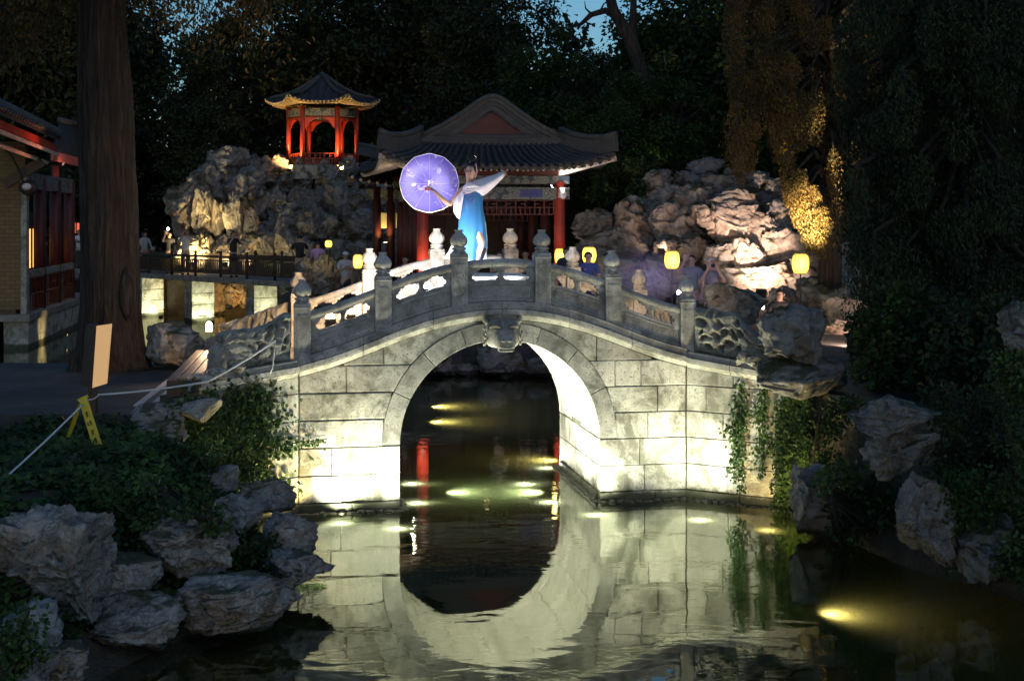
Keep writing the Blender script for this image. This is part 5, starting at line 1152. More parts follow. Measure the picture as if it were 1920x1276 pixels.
for t0, t1 in ((.8, 3.0), (3.4, 5.6), (6.0, 8.2)): fret(HL(t0, .05, 0), HL(t1, .05, 0), 1.1, 2.1, hall, 8, M_darkred); m = MB(); m.beam(HL(t0, .05, 2.25), HL(t1, .05, 2.25), .1, .22); m.build('rail_board', M_carve, hall)
m = MB(); m.beam(HL(.3, .2, 5.15), HL(8.6, .2, 5.15), .25, .5); m.build('architrave', M_paint, hall)
for t0 in (.9, 3.5, 6.1):
    m = MB(); m.box((0, 0, 0), (.06, 2.2, 3.0), M=Matrix.Translation(HL(t0 + 1.1, 1.4, 2.7)) @ Matrix.Rotation(math.atan2(FD.y, FD.x) - math.pi / 2, 4, 'Z')); w = m.build('window_wall', M_darkwood, hall)
    for k in range(3): m = MB(); m.box((0, 0, 0), (.05, .16, 1.4), M=Matrix.Translation(HL(t0 + .4 + k * .7, 1.36, 2.9)) @ Matrix.Rotation(math.atan2(FD.y, FD.x) - math.pi / 2, 4, 'Z')); m.build('lit_pane', emit('window_glow', (1, .5, .12), 1.6), w)
E0, E1 = P(-70, 178, 31), P(113, 262, 41.5); ED = (E1 - E0).normalized(); EN = Vector((-FN.x, -FN.y, 0))
def EQ(t, w, z): return E0.lerp(E1, t) + EN * w + Vector((0, 0, z))
m = MB(); m.strip([(EQ(t, 0, -.06), EQ(t, 0, .05)) for t in (0, 1)], [(EQ(t, 3.2, 1.55), EQ(t, 3.2, 1.7)) for t in (0, 1)]); hroof_ = m.build('roof', M_tile, hall)
for t in np.linspace(.02, .985, 34): m = MB(); m.tube([EQ(t, -.06, .09), EQ(t, 3.2, 1.74)], .085, 7); m.build('tile_roll', M_tile, hroof_, smooth=True)
m = MB(); m.tube([EQ(0, 3.3, 1.9), EQ(1, 3.3, 1.9)], .2, 8); m.build('ridge', M_ridge, hroof_, smooth=True); m = MB(); m.tube([EQ(1.01, 0, .2), EQ(1.01, 3.2, 1.85)], .14, 8); m.build('verge_ridge', M_ridge, hroof_, smooth=True)
m = MB(); m.strip([(EQ(t, .12, -.42), EQ(t, .12, -.14)) for t in (0, 1)], [(EQ(t, .2, -.42), EQ(t, .2, -.14)) for t in (0, 1)]); m.build('eave_board', M_red, hall)
m = MB()
for t in np.linspace(.01, .99, 60): m.beam(EQ(t, .0, -.50), EQ(t, 1.6, .12), .09, .1); m.beam(EQ(t, .35, -.75), EQ(t, 1.9, -.1), .09, .1)
stuff(m.build('rafters', M_rafter, hall))
m = MB(); m.beam(HL(.0, -.5, 5.7), HL(.0, .6, 5.0), .2, .3); m.ball(HL(0, -.1, 4.9), (.3, .2, .25), 12, 8); m.build('bracket', M_darkwood, hall)
p2 = thing('side_roof', 'second tiled roof with pink-lit eave behind the yellow-brick hall', 'building', (-16.5, 52, 0))
m = MB(); a, c, d_, e_ = P(100, 285, 47), P(165, 305, 52), P(165, 240, 53), P(112, 228, 49); m.prism([a, c, d_, e_], [p + Vector((0, .2, .1)) for p in (a, c, d_, e_)]); m.build('roof', M_tile, p2); m = MB(); m.beam(P(98, 292, 47), P(165, 308, 52), .1, .32); m.build('eave_board', simple('pink_board', (.55, .14, .12), .5, .2), p2)
m = MB(); m.tube([P(112, 225, 49), P(168, 240, 53)], .12, 8); m.build('ridge', M_ridge, p2, smooth=True); m = MB(); m.tube([P(104, 310, 48.5), P(104, 560, 48.5)], .14, 10); m.build('post', M_darkred, p2, smooth=True)
m = MB(); q = P(50, 350, 39.5); m.ball(q, (.14, .14, .11), 10, 8); t = thing('wall_lamp', 'unlit pale lamp on a curved cable arm by the hall corner', 'lamp', q); m.build('globe', M_white, t, smooth=True); m = MB(); m.tube([P(4, 275, 39.6), P(22, 292, 39.6), P(36, 320, 39.6), P(45, 345, 39.5)], .035, 6); m.build('arm', M_black, t, smooth=True)
m = MB(); ls = thing('lattice_screen', 'red glowing lattice screen far behind the man in white', 'screen', P(130, 440, 62))
M_redglow = emit('red_glow', (1, .08, .02), .9)
for k in range(3): m = MB(); a = P(110 + k * 14, 418, 62); c = P(121 + k * 14, 437, 62); m.box(((a.x + c.x) / 2, 62, (a.z + c.z) / 2), (c.x - a.x, .05, a.z - c.z)); m.build('pane', M_redglow, ls)
for k in range(7): m = MB(); a = P(108 + k * 7, 415, 61.9); m.beam(a, P(108 + k * 7, 440, 61.9), .05, .05); m.build('lattice_bar', M_darkwood, ls)

# ------------------------------------------------------------------ lanterns, sign, rope, bench
M_lant = emit('lantern_paper', (1.0, .68, .08), 1.9, (.9, .75, .3)); M_wire = simple('lantern_wire', (.25, .16, .03), .6, .1, 4, 0)
_nt = M_lant.node_tree; _tc = N(_nt, 'ShaderNodeTexCoord'); _mp = N(_nt, 'ShaderNodeMapping'); _mp.inputs['Location'].default_value = (-.5, -.5, -.42); _nt.links.new(_tc.outputs['Generated'], _mp.inputs[0]); _vl = N(_nt, 'ShaderNodeSeparateXYZ'); _nt.links.new(_mp.outputs[0], _vl.inputs[0])
_ab = N(_nt, 'ShaderNodeMath', operation='ABSOLUTE'); _nt.links.new(_vl.outputs[2], _ab.inputs[0]); _mr = N(_nt, 'ShaderNodeMapRange'); _mr.inputs[2].default_value = .55; _mr.inputs[3].default_value = 2.6; _mr.inputs[4].default_value = .9; _nt.links.new(_ab.outputs[0], _mr.inputs[0]); _nt.links.new(_mr.outputs[0], _nt.nodes['Principled BSDF'].inputs['Emission Strength'])
def lantern(label, px, py, Y, wpx, hpx, pole_to=None):
    c = P(px, py, Y); s = Y / F; w, h = wpx * s / 2, hpx * s / 2; t = thing('paper_lantern', label, 'lantern', (c.x, c.y, 1.6), 'yellow paper lanterns on poles')
    m = MB(); m.lathe([(w * f, h * z) for f, z in ((.62, -1), (.80, -.85), (.95, -.5), (1, 0), (.98, .4), (.88, .8), (.6, 1))], 24, Matrix.Translation(c), rib=lambda a, z: 1 + .012 * math.cos(12 * a)); m.build('paper_shade', M_lant, t, smooth=True)
    m = MB(); m.lathe([(w * .55, h * .98), (w * .6, h * 1.06)], 16, Matrix.Translation(c)); m.lathe([(w * .55, -h * 1.07), (w * .6, -h * .98)], 16, Matrix.Translation(c)); stuff(m.build('rim', M_darkwood, t)); m = MB()
    for k in range(10): a_ = k * math.pi / 5; m.tube([c + Vector((w * f * 1.01 * math.cos(a_), w * f * 1.01 * math.sin(a_), h * z)) for f, z in ((.62, -1), (.80, -.85), (.95, -.5), (1, 0), (.98, .4), (.88, .8), (.6, 1))], .0035, 4)
    stuff(m.build('frame_wire', M_wire, t))
    m = MB(); m.tube([(c.x, c.y, 1.6), (c.x, c.y, c.z - h)], .018, 6); m.build('pole', M_black, t)
    d = bpy.data.lights.new('light', 'POINT'); d.energy = 12; d.color = (1, .72, .25); d.shadow_soft_size = .2; o = bpy.data.objects.new('light', d); link(o, t); o.matrix_basis = Matrix.Translation(c + Vector((0, -.45, 0)))
lantern('yellow paper lantern left of the two photographers', 1260, 487, 31, 28, 33); lantern('yellow paper lantern in front of the rock wall, rightmost', 1501, 494, 30, 32, 37)
lantern('yellow paper lantern behind the head of the person in blue', 1105, 478, 33, 26, 30); lantern('yellow paper lantern beside the pavilion right column', 1049, 480, 32.5, 18, 28); lantern('small yellow lantern beyond the left railing', 616, 457, 40, 13, 13); lantern('yellow lantern half hidden behind the far railing finial', 671, 490, 32, 18, 26)

sg = thing('sign_board', 'wooden notice post with painted warm glow standing on the left paved bank', 'sign', P(182, 795, 16.6))
f = lambda px, py, dy=0: P(px, py, 16.6 + dy); SGP = emit('sign_painted_light', (1.0, .55, .2), .42, (.7, .5, .3))  # panel glow stands in for warm light reflected by the board
m = MB(); m.prism([f(181, 611), f(208, 607), f(199, 719), f(173, 727)], [p + Vector((0.0, .05, 0)) for p in (f(181, 611), f(208, 607), f(199, 719), f(173, 727))]); m.build('painted_light_panel', SGP, sg)
m = MB(); m.prism([f(160, 608, .1), f(180, 612, .02), f(172, 728, .02), f(152, 722, .1)], [p + Vector((0.02, .15, 0)) for p in (f(160, 608, .1), f(180, 612, .02), f(172, 728, .02), f(152, 722, .1))]); m.build('side_panel', M_darkwood, sg); m = MB(); m.beam(f(175, 720, .06), f(172, 800, .06), .1, .1); m.build('post', M_darkwood, sg)
ws = thing('wet_floor_sign', 'yellow folding floor sign with black lettering tied to the rope', 'sign', P(170, 852, 14.9)); M_yel = simple('yellow_plastic', (.72, .55, .04), .45, .1, 4, .05)
f = lambda px, py, dy=0: P(px, py, 14.9 + dy)
m = MB(); Pn = [f(148, 752), f(162, 744), f(193, 842, -.1), f(178, 853, -.1)]; m.prism(Pn, [p + Vector((.0, .03, 0)) for p in Pn]); m.build('front_panel', M_yel, ws, bevel=.008)
m = MB(); Pn = [f(147, 756, .06), f(156, 750, .06), f(114, 866, .45), f(106, 866, .45)]; m.prism(Pn, [p + Vector((.0, .03, 0)) for p in Pn]); m.build('rear_panel', M_yel, ws); m = MB(); m.beam(f(147, 750, .03), f(164, 742, .03), .05, .03); m.build('hinge', M_yel, ws)
def glyph(c, ux, uy, s, strokes):
    for (x0, y0, x1, y1) in strokes: m = MB(); a = c + ux * (x0 * s) + uy * (y0 * s) + Vector((0, -.012, 0)); b_ = c + ux * (x1 * s) + uy * (y1 * s) + Vector((0, -.012, 0)); m.beam(a, b_, .009, .004); m.build('lettering', M_black, ws)
ux = (f(162, 744) - f(148, 752)).normalized(); uy = -(f(193, 842, -.1) - f(162, 744)).normalized()
G1 = [(-.4, .4, .4, .4), (-.4, 0, .4, 0), (0, .5, 0, -.5), (-.35, -.4, .35, -.4)]; G2 = [(-.4, .4, -.4, -.4), (-.1, .4, .45, .4), (.2, .4, .2, -.4), (-.1, 0, .45, 0), (-.1, -.4, .45, -.4)]
for k, g in enumerate((G1, G2, G1, G2)): t = .28 + .17 * k; glyph(f(155 + 31 * t, 748 + 99 * t, -.1 * t), ux, uy, .055, g)
M_rope = simple('white_tape', (.75, .75, .78), .6, .1, 6, .05)
def sag(a, c, d, n=14): a, c = Vector(a), Vector(c); return [a.lerp(c, t) - Vector((0, 0, d * 4 * t * (1 - t))) for t in np.linspace(0, 1, n)]
rp = MB(); rp.tube(sag(P(-30, 930, 12.6), P(155, 758, 14.88), .02), .011, 6); tag(rp.build('barrier_tape', M_rope, smooth=True), 'white barrier tape running from the yellow sign to lower left', 'tape')
rp = MB(); rp.tube(sag(P(183, 740, 16.5), P(390, 715, 16.15), .02)[:-1] + sag(P(390, 715, 16.15), WL(.42, -.12, 2.36), .02), .013, 6); tag(rp.build('barrier_tape', M_rope, smooth=True), 'white barrier tape from the notice post to the carved scroll stone', 'tape')
rp = MB(); rp.tube([WL(.42, -.12, 2.36), WL(.44, -.13, 2.2), WL(.46, -.12, 2.0), WL(.5, -.12, 1.93)], .009, 5); rp.tube([P(160, 750, 14.9), P(175, 748, 15.8), P(184, 742, 16.5)], .009, 5); stuff(tag(rp.build('tape_end', M_rope, smooth=True), 'loose ends of the white barrier tape', 'tape'))
bn = thing('bench', 'long low plank bench catching warm light beside the carved stone', 'bench', (-4.25, 18.2, 1.5))
b0, b1 = Vector((-4.16, 16.6, 1.92)), Vector((-4.66, 20.2, 1.92)); bd_ = (b1 - b0).normalized(); bs = Vector((bd_.y, -bd_.x, 0))
for k in (-1, 0, 1): m = MB(); m.beam(b0 + bs * (k * .135), b1 + bs * (k * .135), .118, .045); m.build('plank', M_wood, bn, bevel=.008)
for t in (.15, 1.9, 3.6): m = MB(); q = b0 + bd_ * t; m.beam(q - bs * .19 - Vector((0, 0, .06)), q + bs * .19 - Vector((0, 0, .06)), .06, .05); m.beam(q - bs * .16 - Vector((0, 0, .09)), q - bs * .16 - Vector((0, 0, .4)), .06, .06); m.beam(q + bs * .16 - Vector((0, 0, .09)), q + bs * .16 - Vector((0, 0, .4)), .06, .06); m.build('trestle', M_darkwood, bn)
m = MB(); m.beam(b0 + bs * .205 - Vector((0, 0, .05)), b1 + bs * .205 - Vector((0, 0, .05)), .03, .1); m.beam(b0 - bd_ * .02 - bs * .2 - Vector((0, 0, .1)), b0 - bd_ * .02 + bs * .2 - Vector((0, 0, .1)), .03, .2); stuff(m.build('apron', M_darkwood, bn))
pvx = thing('threshold_slabs', 'pale stone strips with dark bands laid on the paved bank', 'paving', (-5, 19.5, 1.5)); M_slab = simple('pale_slab', (.5, .49, .52), .7, .12, 3, .2)
cA = (P(262, 752, 17.5), P(372, 752, 17.5)); cB = (P(352, 682, 22.0), P(430, 682, 22.0))
for k, (u0, u1, mt) in enumerate(((0, .13, M_slab), (.14, .25, M_black), (.26, .55, M_slab), (.56, .68, M_black), (.69, 1, M_slab))):
    q = [Vector((cA[0].x + (cA[1].x - cA[0].x) * u0, 17.2, 1.5)), Vector((cA[0].x + (cA[1].x - cA[0].x) * u1, 17.2, 1.5)), Vector((cB[0].x + (cB[1].x - cB[0].x) * u1, 21.8, 1.5)), Vector((cB[0].x + (cB[1].x - cB[0].x) * u0, 21.8, 1.5))]
    m = MB(); m.prism([p + Vector((0, 0, -.02)) for p in q], [p + Vector((0, 0, .02 if mt is M_slab else .006)) for p in q]); m.build('strip', mt, pvx)

# ------------------------------------------------------------------ lamps of the garden
WHITE = (1, .98, .95); PINKW = (1, .68, .50); WARM = (1, .55, .18)
def L(label, px, py, Y, tgt, w, col, ang=80, size=.1, glow=20, **kw): return lamp('floodlight', label, P(px, py, Y), tgt, w, col, ang, size, glow, **kw)
L('black floodlight in front of the white-lit rock', 1427, 548, 31.8, P(1405, 440, 36), 2600, PINKW, 42, .13, blend=1.0)
L('low floodlight close against the brightest rock of the rock wall', 1455, 552, 33.2, P(1432, 520, 34.8), 260, PINKW, 120, .08)
L('black box floodlight with glowing top on the upright boulder', 1495, 585, 27.5, P(1524, 388, 29.3), 11000, (1, .74, .36), 27, .2, blend=1.0)
L('small red-trimmed floodlight on the path at right', 1602, 640, 24, P(1590, 590, 29), 420, PINKW, 120, .14)
L('white floodlight between the photographers and rocks', 1318, 500, 33.4, P(1325, 410, 36.8), 60, PINKW, 110, .09)
L('floodlight low behind the right carved stone', 1425, 572, 22.5, P(1370, 560, 21.6), 60, WHITE, 120, .09)
L('floodlight hidden behind the rock wall crest', 1240, 470, 35.2, P(1245, 400, 37.6), 55, (1, .6, .4), 100, .1)
L('floodlight lighting the yellow-green tree right of the pavilion', 1140, 470, 38.5, P(1170, 330, 42.5), 200, (.95, 1, .35), 80, .1)
L('floodlight in the trees above the rock wall', 1200, 330, 42, P(1225, 240, 48), 90, (.9, 1, .35), 60, .1)
L('floodlight at the foot of the yellow rockery, left', 362, 495, 50.8, P(365, 410, 54), 800, (1, .78, .36), 84, .12)
L('floodlight at the foot of the yellow rockery, middle', 420, 495, 50.0, P(425, 410, 53.4), 520, (1, .80, .40), 84, .12)
L('floodlight at the foot of the yellow rockery, right', 470, 500, 49.5, P(480, 430, 53.2), 260, (1, .80, .40), 100, .12)
L('floodlight under the small bridge lighting orange rocks', 430, 575, 51.5, P(430, 545, 54.6), 260, (1, .60, .2), 130, .1)
L('uplight at the hexagonal pavilion left column', 541, 318, 56.4, HQ(1.62, HA[5], 2.2), 420, WARM, 110, .08)
L('uplight at the hexagonal pavilion front right column', 640, 318, 56.1, HQ(1.5, HA[1], 2.4), 650, (1, .58, .2), 100, .08)
lamp('floodlight', 'uplight inside the hexagonal pavilion', HQ(.2, 0, .08), HQ(.2, 0, 3), 260, (1, .45, .18), 150, .1, 6)
lamp('floodlight', 'floodlight behind the boulder by the old tree, shining on the bench', P(392, 616, 20.6), P(385, 690, 18.0), 40, (1, .66, .38), 130, .06, 25, dome=True)
lamp('floodlight', 'white stage floodlight on the bridge deck left of the dancer', B(-.98, .32, T(-.98) + .50), B(-.55, 2.2, T(0) + .4), 430, WHITE, 105, .07, 40, dome=True)
lamp('floodlight', 'white stage floodlight on the bridge deck at the dancer feet', B(.28, .34, T(.3) + .42), B(-.1, 1.4, T(0) + 1.6), 75, WHITE, 100, .06, 18)
lamp('floodlight', 'warm floodlight on the deck behind the left railing, lower', B(-2.32, .5, T(-2.32) + .55), B(-2.4, 2.4, T(-2.4) + .5), 200, (1, .60, .26), 150, .075, 60, dome=True)
lamp('floodlight', 'warm floodlight on the deck behind the left railing, upper', B(-2.02, .62, T(-2.02) + .52), B(-1.7, 2.4, T(-1.7) + .5), 130, (1, .62, .28), 150, .06, 50, dome=True)
lamp('floodlight', 'warm floodlight on the deck behind the right railing', B(2.0, .4, T(2.0) + .35), B(1.5, 2.4, T(1.5) + .5), 130, (1, .66, .34), 150, .05, 10)
L('violet stage light standing beyond the right railing', 1275, 557, 22.6, P(1180, 520, 24), 260, (.55, .45, 1), 110, .07, 60, dome=True)
lamp('floodlight', 'floodlight under the pavilion right eave', Q(1.6, -.55, 4.86), Q(2.9, -1.0, 5.7), 60, WHITE, 150, .06, 20)
lamp('floodlight', 'floodlight under the pavilion left eave', Q(-2.2, -.2, 4.9), Q(-3.0, -1.0, 5.7), 16, (1, .85, .6), 150, .06, 20)
lamp('floodlight', 'uplight at the pavilion front left column', Q(-1.93, -.55, 1.95), Q(-1.93, 0, 3.6), 130, (1, .75, .6), 50, .07, 10)
lamp('floodlight', 'uplight at the pavilion front right column', Q(1.93, -.55, 1.95), Q(1.93, 0, 3.8), 45, (1, .7, .6), 80, .07, 10)
lamp('floodlight', 'ceiling light in the pavilion', Q(.3, 2.5, 4.6), Q(.3, 3, 2), 10, (1, .7, .4), 150, .08, 20)
lamp('floodlight', 'uplight inside the gallery left of the pavilion', GQ(-.3, -1.0, 3.2), GQ(-.6, -1.1, 5.2), 60, (1, .8, .3), 140, .06, 20)
lamp('floodlight', 'added uplight on the pavilion steps brightening the front beams', Q(.7, -1.5, 1.95), Q(.5, 0, 4.9), 90, (1, .85, .7), 90, .07, 10)  # added lamp, there only to brighten the painted beams
lamp('floodlight', 'red eave light of the yellow-brick hall', EQ(.72, -.7, -1.0), EQ(.66, .12, -.3), 50, (1, .30, .15), 150, .06, .5)
lamp('floodlight', 'dim yellow light by the hall corner', HL(-2.2, 1.2, .4), HL(0, 2.0, 3.0), 6, (1, .72, .25), 140, .07, .5)
lamp('floodlight', 'yellow spot on the stone base of the hall', HL(1.9, -.9, .25), HL(1.9, 0, .5), 22, YEL, 90, .05, 10)
lamp('floodlight', 'pink light on the eave behind the yellow-brick hall', P(120, 330, 47.5), P(125, 298, 49), 40, (1, .5, .4), 150, .06, 4)

# thin stage smoke drifting through the violet beam
sm = MB(); sm.ball((0, 0, 0), 1.0, 18, 12); so_ = sm.build('stage_smoke', None, smooth=True); so_.location = P(1205, 520, 23.6); so_.scale = (.95, .7, .6)
mv = bpy.data.materials.new('smoke'); mv.use_nodes = True; nt = mv.node_tree; nt.nodes.clear(); vo = N(nt, 'ShaderNodeVolumePrincipled'); vo.inputs['Color'].default_value = (.9, .9, .95, 1)
gr = N(nt, 'ShaderNodeTexGradient', gradient_type='SPHERICAL'); nt.links.new(coords(nt), gr.inputs[0]); pw_ = N(nt, 'ShaderNodeMath', operation='POWER'); pw_.inputs[1].default_value = 1.6; nt.links.new(gr.outputs['Fac'], pw_.inputs[0]); ml_ = N(nt, 'ShaderNodeMath', operation='MULTIPLY'); ml_.inputs[1].default_value = .22; nt.links.new(pw_.outputs[0], ml_.inputs[0]); nt.links.new(ml_.outputs[0], vo.inputs['Density'])
om = N(nt, 'ShaderNodeOutputMaterial'); nt.links.new(vo.outputs[0], om.inputs['Volume']); so_.data.materials.append(mv)
stuff(tag(so_, 'thin violet-lit smoke drifting beyond the right railing', 'smoke'))
# ------------------------------------------------------------------ people
def skin(name, V, E, Rd, mat, parent, sub=2, root=0):
    me = bpy.data.meshes.new(name); me.from_pydata([tuple(v) for v in V], E, []); me.materials.append(mat)
    o = bpy.data.objects.new(name, me); link(o, parent); md = o.modifiers.new('skin', 'SKIN'); md.use_smooth_shade = True
    for i, r in enumerate(Rd): me.skin_vertices[0].data[i].radius = r if hasattr(r, '__len__') else (r, r)
    for i in range(len(V)): me.skin_vertices[0].data[i].use_root = (i == root)
    if sub: s = o.modifiers.new('sub', 'SUBSURF'); s.levels = sub; s.render_levels = sub
    return o
M_skin = simple('skin', (.50, .32, .24), .5, .06, 4, 0); M_hair = simple('black_hair', (.012, .010, .010), .4, .2, 20, .1)
_cl = {}
def cloth(c):
    if c not in _cl: _cl[c] = simple('cloth', c, .8, .12, 9, .25, .01)
    return _cl[c]
def hand(parent, wrist, d, up, s=1.0, curl=.5, mat=None):
    """palm and five tapered fingers, bent"""
    d = Vector(d).normalized(); up = Vector(up); sd = d.cross(up).normalized(); up = sd.cross(d).normalized(); m = MB(); w = Vector(wrist); S = .18 * s
    rows = []
    for (t, hw, hh) in ((-.06, .14, .11), (.12, .2, .1), (.32, .24, .085), (.5, .235, .07)):
        rows.append([w + d * (t * S) + sd * (hw * S * math.cos(a)) + up * (hh * S * math.sin(a)) for a in np.linspace(0, 2 * math.pi, 11)[:-1]])
    m.grid(rows, closed=True); m.add(rows[0], [tuple(range(10))]); m.add(rows[-1], [tuple(range(10))])
    for k, (x, L) in enumerate(((-.18, .36), (-.06, .44), (.06, .42), (.17, .33))):
        p = w + d * (.46 * S) + sd * (x * S); dd = d + sd * (x * .3); pts = [p]; a = 0
        for seg in (.45, .32, .26): a += curl * (.5 + .2 * k / 3); q = dd * math.cos(a) - up * math.sin(a); p = p + q * (L * seg * S); pts.append(p)
        m.tube(pts, [.052 * S, .05 * S, .044 * S, .03 * S], 6)
    p = w + d * (.12 * S) - sd * (.17 * S); m.tube([p, p + (d * .5 - sd * .6) * (.22 * S), p + (d * .9 - sd * .55 - up * .4 * curl) * (.36 * S)], [.065 * S, .055 * S, .035 * S], 6)
    return m.build('hand', mat or M_skin, parent, smooth=True)
def person(label, base, h, face, pose, shirt, trousers, hair=True, cap=None, cam=False, lean=0.0, group=None, skirt=None):
    """face: heading of the chest in degrees (0 = away from the camera, 180 = towards it)"""
    base = Vector(base); t = thing('person', label, 'person', base, group); M = Matrix.Translation(base) @ Matrix.Rotation(R(face), 4, 'Z') @ Matrix.Scale(h, 4)
    W = lambda x, y, z: M @ Vector((x, y + lean * max(0, z - .5), z))
    arms = {'stand': (((.135, -.01, .64), (.14, .05, .49)), ((-.135, -.01, .64), (-.14, .05, .49))), 'camera': (((.15, .10, .70), (.05, .15, .87)), ((-.15, .10, .70), (-.05, .15, .87))),
            'rail': (((.14, .06, .66), (.10, .18, .60)), ((-.14, .06, .66), (-.10, .18, .60))), 'phone': (((.15, .10, .76), (.08, .17, .93)), ((-.135, -.01, .64), (-.13, .06, .5))), 'chest': (((.14, .02, .66), (.04, .13, .70)), ((-.14, .02, .66), (-.05, .13, .68)))}[pose]
    V = [W(0, 0, .52), W(0, .005, .60), W(0, 0, .72), W(0, -.005, .80), W(0, 0, .845), W(0, .012, .89), W(0, .012, .935), W(0, .005, .97)]; E = [(k, k + 1) for k in range(7)]; Rd = [(.085 * h, .065 * h), (.072 * h, .055 * h), (.085 * h, .06 * h), (.06 * h, .045 * h), .032 * h, .044 * h, .052 * h, .038 * h]
    def ch(start, pts, rad):
        p = start
        for q, r in zip(pts, rad): V.append(W(*q)); Rd.append(r * h); E.append((p, len(V) - 1)); p = len(V) - 1
    for sg, (el, wr) in zip((1, -1), arms): ch(3, [(sg * .075, 0, .80), (sg * .112, 0, .785), el, wr], [.04, .034, .027, .019])
    for sg in (1, -1): ch(0, [(sg * .05, 0, .48), (sg * .055, .012, .28), (sg * .055, -.01, .05), (sg * .06, .06, .018)], [.062, .042, .028, .02])
    skin('body', V, E, Rd, M_skin, t, 1)
    for sg, (el, wr) in zip((1, -1), arms): d = W(*wr) - W(*el); hand(t, W(*wr), d, W(0, 0, 1) - W(0, .4, .5), h * .95, .6)
    V, E, Rd = [W(0, 0, .49), W(0, .005, .60), W(0, 0, .72), W(0, -.005, .80), W(0, 0, .832)], [(0, 1), (1, 2), (2, 3), (3, 4)], [(.098 * h, .076 * h), (.088 * h, .068 * h), (.098 * h, .07 * h), (.07 * h, .055 * h), .038 * h]
    for sg, (el, wr) in zip((1, -1), arms): mid = [(a + b_) / 2 for a, b_ in zip((sg * .112, 0, .785), el)]; ch(3, [(sg * .08, 0, .80), (sg * .114, 0, .785), mid, [(mid[k] * .35 + el[k] * .65) for k in range(3)]], [.048, .043, .040, .038])
    skin('shirt', V, E, Rd, cloth(shirt), t, 1)
    V, E, Rd = [W(0, 0, .525), W(0, 0, .49)], [(0, 1)], [(.09 * h, .07 * h), (.09 * h, .075 * h)]
    for sg in (1, -1): ch(1, [(sg * .05, 0, .45), (sg * .056, .012, .27), (sg * .056, -.01, .06)], [.064, .05, .042])
    skin('trousers', V, E, Rd, cloth(trousers), t, 1)
    for sg in (1, -1): m = MB(); m.tube([W(sg * .056, -.03, .02), W(sg * .058, .02, .022), W(sg * .062, .085, .014)], [.026 * h, .028 * h, .02 * h], 8); m.build('shoe', M_black, t, smooth=True)
    if hair:
        m = MB(); rows = []
        for a in np.linspace(.02, 1.9, 8): rows.append([W(.056 * math.sin(a) * math.cos(b_), .008 - .012 * math.sin(a) + .061 * math.sin(a) * math.sin(b_) * (.75 if math.sin(b_) > 0 and a > 1.1 else 1), .932 + .058 * math.cos(a)) for b_ in np.linspace(0, 2 * math.pi, 15)[:-1]])
        m.grid(rows, closed=True); m.build('hair', M_hair, t, smooth=True)
    for sg in (1, -1): m = MB(); m.ball(W(sg * .019, .058, .925), .0065 * h, 6, 4); m.build('eye', M_black, t); m = MB(); m.ball(W(sg * .051, .005, .92), (.007 * h, .012 * h, .018 * h), 6, 4); m.build('ear', M_skin, t)
    m = MB(); m.tube([W(0, .055, .928), W(0, .07, .908), W(0, .058, .903)], [.006 * h, .010 * h, .008 * h], 6); m.build('nose', M_skin, t); m = MB(); m.beam(W(-.014, .054, .888), W(.014, .054, .888), .006 * h, .006 * h); m.build('mouth', simple('lips', (.35, .12, .1), .5, .05, 4, 0), t)
    if cap: m = MB(); m.grid([[W(.059 * math.sin(a) * math.cos(b_), .01 + .064 * math.sin(a) * math.sin(b_), .935 + .056 * math.cos(a)) for b_ in np.linspace(0, 2 * math.pi, 15)[:-1]] for a in np.linspace(.02, 1.5, 6)], closed=True); m.prism([W(-.045, .05, .94), W(.045, .05, .94), W(.035, .115, .93), (W(-.035, .115, .93))], [W(-.045, .05, .945), W(.045, .05, .945), W(.035, .115, .936), W(-.035, .115, .936)]); m.build('cap', cloth(cap), t)
    if cam:
        c = thing('camera_body', 'black camera held up by the ' + cam, 'camera', W(0, .13, .9)); m = MB(); m.box((0, 0, 0), (.13 / h, .05 / h, .09 / h), M=M @ Matrix.Translation((0, .135 + lean * .4, .905))); m.build('body', M_black, c, bevel=.008); m = MB(); m.tube([W(0, .15, .902), W(0, .20, .902)], [.035, .04], 12); m.build('lens', M_black, c, smooth=True)
    return t
def on_sb(px, w): t = t_at(px, w); p = SB(t, w, 1.8); return p
G_ = 'onlookers with the garden at night'
person('man in white shirt left of the old tree trunk', on_sb(140, .7), 1.70, 180, 'chest', (.75, .75, .78), (.06, .06, .1))
person('person in pale shirt leaning on the rail just right of the trunk', on_sb(270, .5), 1.66, 230, 'rail', (.40, .45, .45), (.03, .03, .04), lean=.1)
person('dark-clothed person raising a bright phone light', on_sb(318, .6), 1.66, 190, 'phone', (.035, .03, .035), (.03, .03, .03))
person('photographer in white shirt with dark straps, camera at eye', on_sb(348, .45), 1.76, 190, 'camera', (.70, .70, .72), (.05, .05, .07), cam='man in white shirt on the small bridge')
person('person in dark jacket standing before the yellow rocks', on_sb(437, .6), 1.72, 215, 'camera', (.03, .032, .036), (.05, .05, .055))
person('person seen from behind in lilac sleeveless top', on_sb(596, .4) if False else P(596, 500, 41.5) * 1.0 - Vector((0, 0, P(596, 500, 41.5).z - 1.62)), 1.66, 0, 'rail', (.42, .30, .60), (.05, .045, .12))
q = P(562, 500, 43.5); person('person in black at the end of the small bridge', (q.x, q.y, 1.75), 1.70, 10, 'camera', (.02, .02, .022), (.02, .02, .022))
def stand(px, top, Y, h): q = P(px, top, Y); return (q.x, Y, q.z - h)
person('person in blue shirt before the round yellow lantern', stand(1103, 470, 29, 1.66), 1.66, 178, 'rail', (.07, .10, .28), (.03, .03, .05))
person('person in grey with hands raised beside the photographer in cap', stand(1297, 476, 27.5, 1.66), 1.66, 170, 'phone', (.25, .25, .27), (.05, .05, .06))
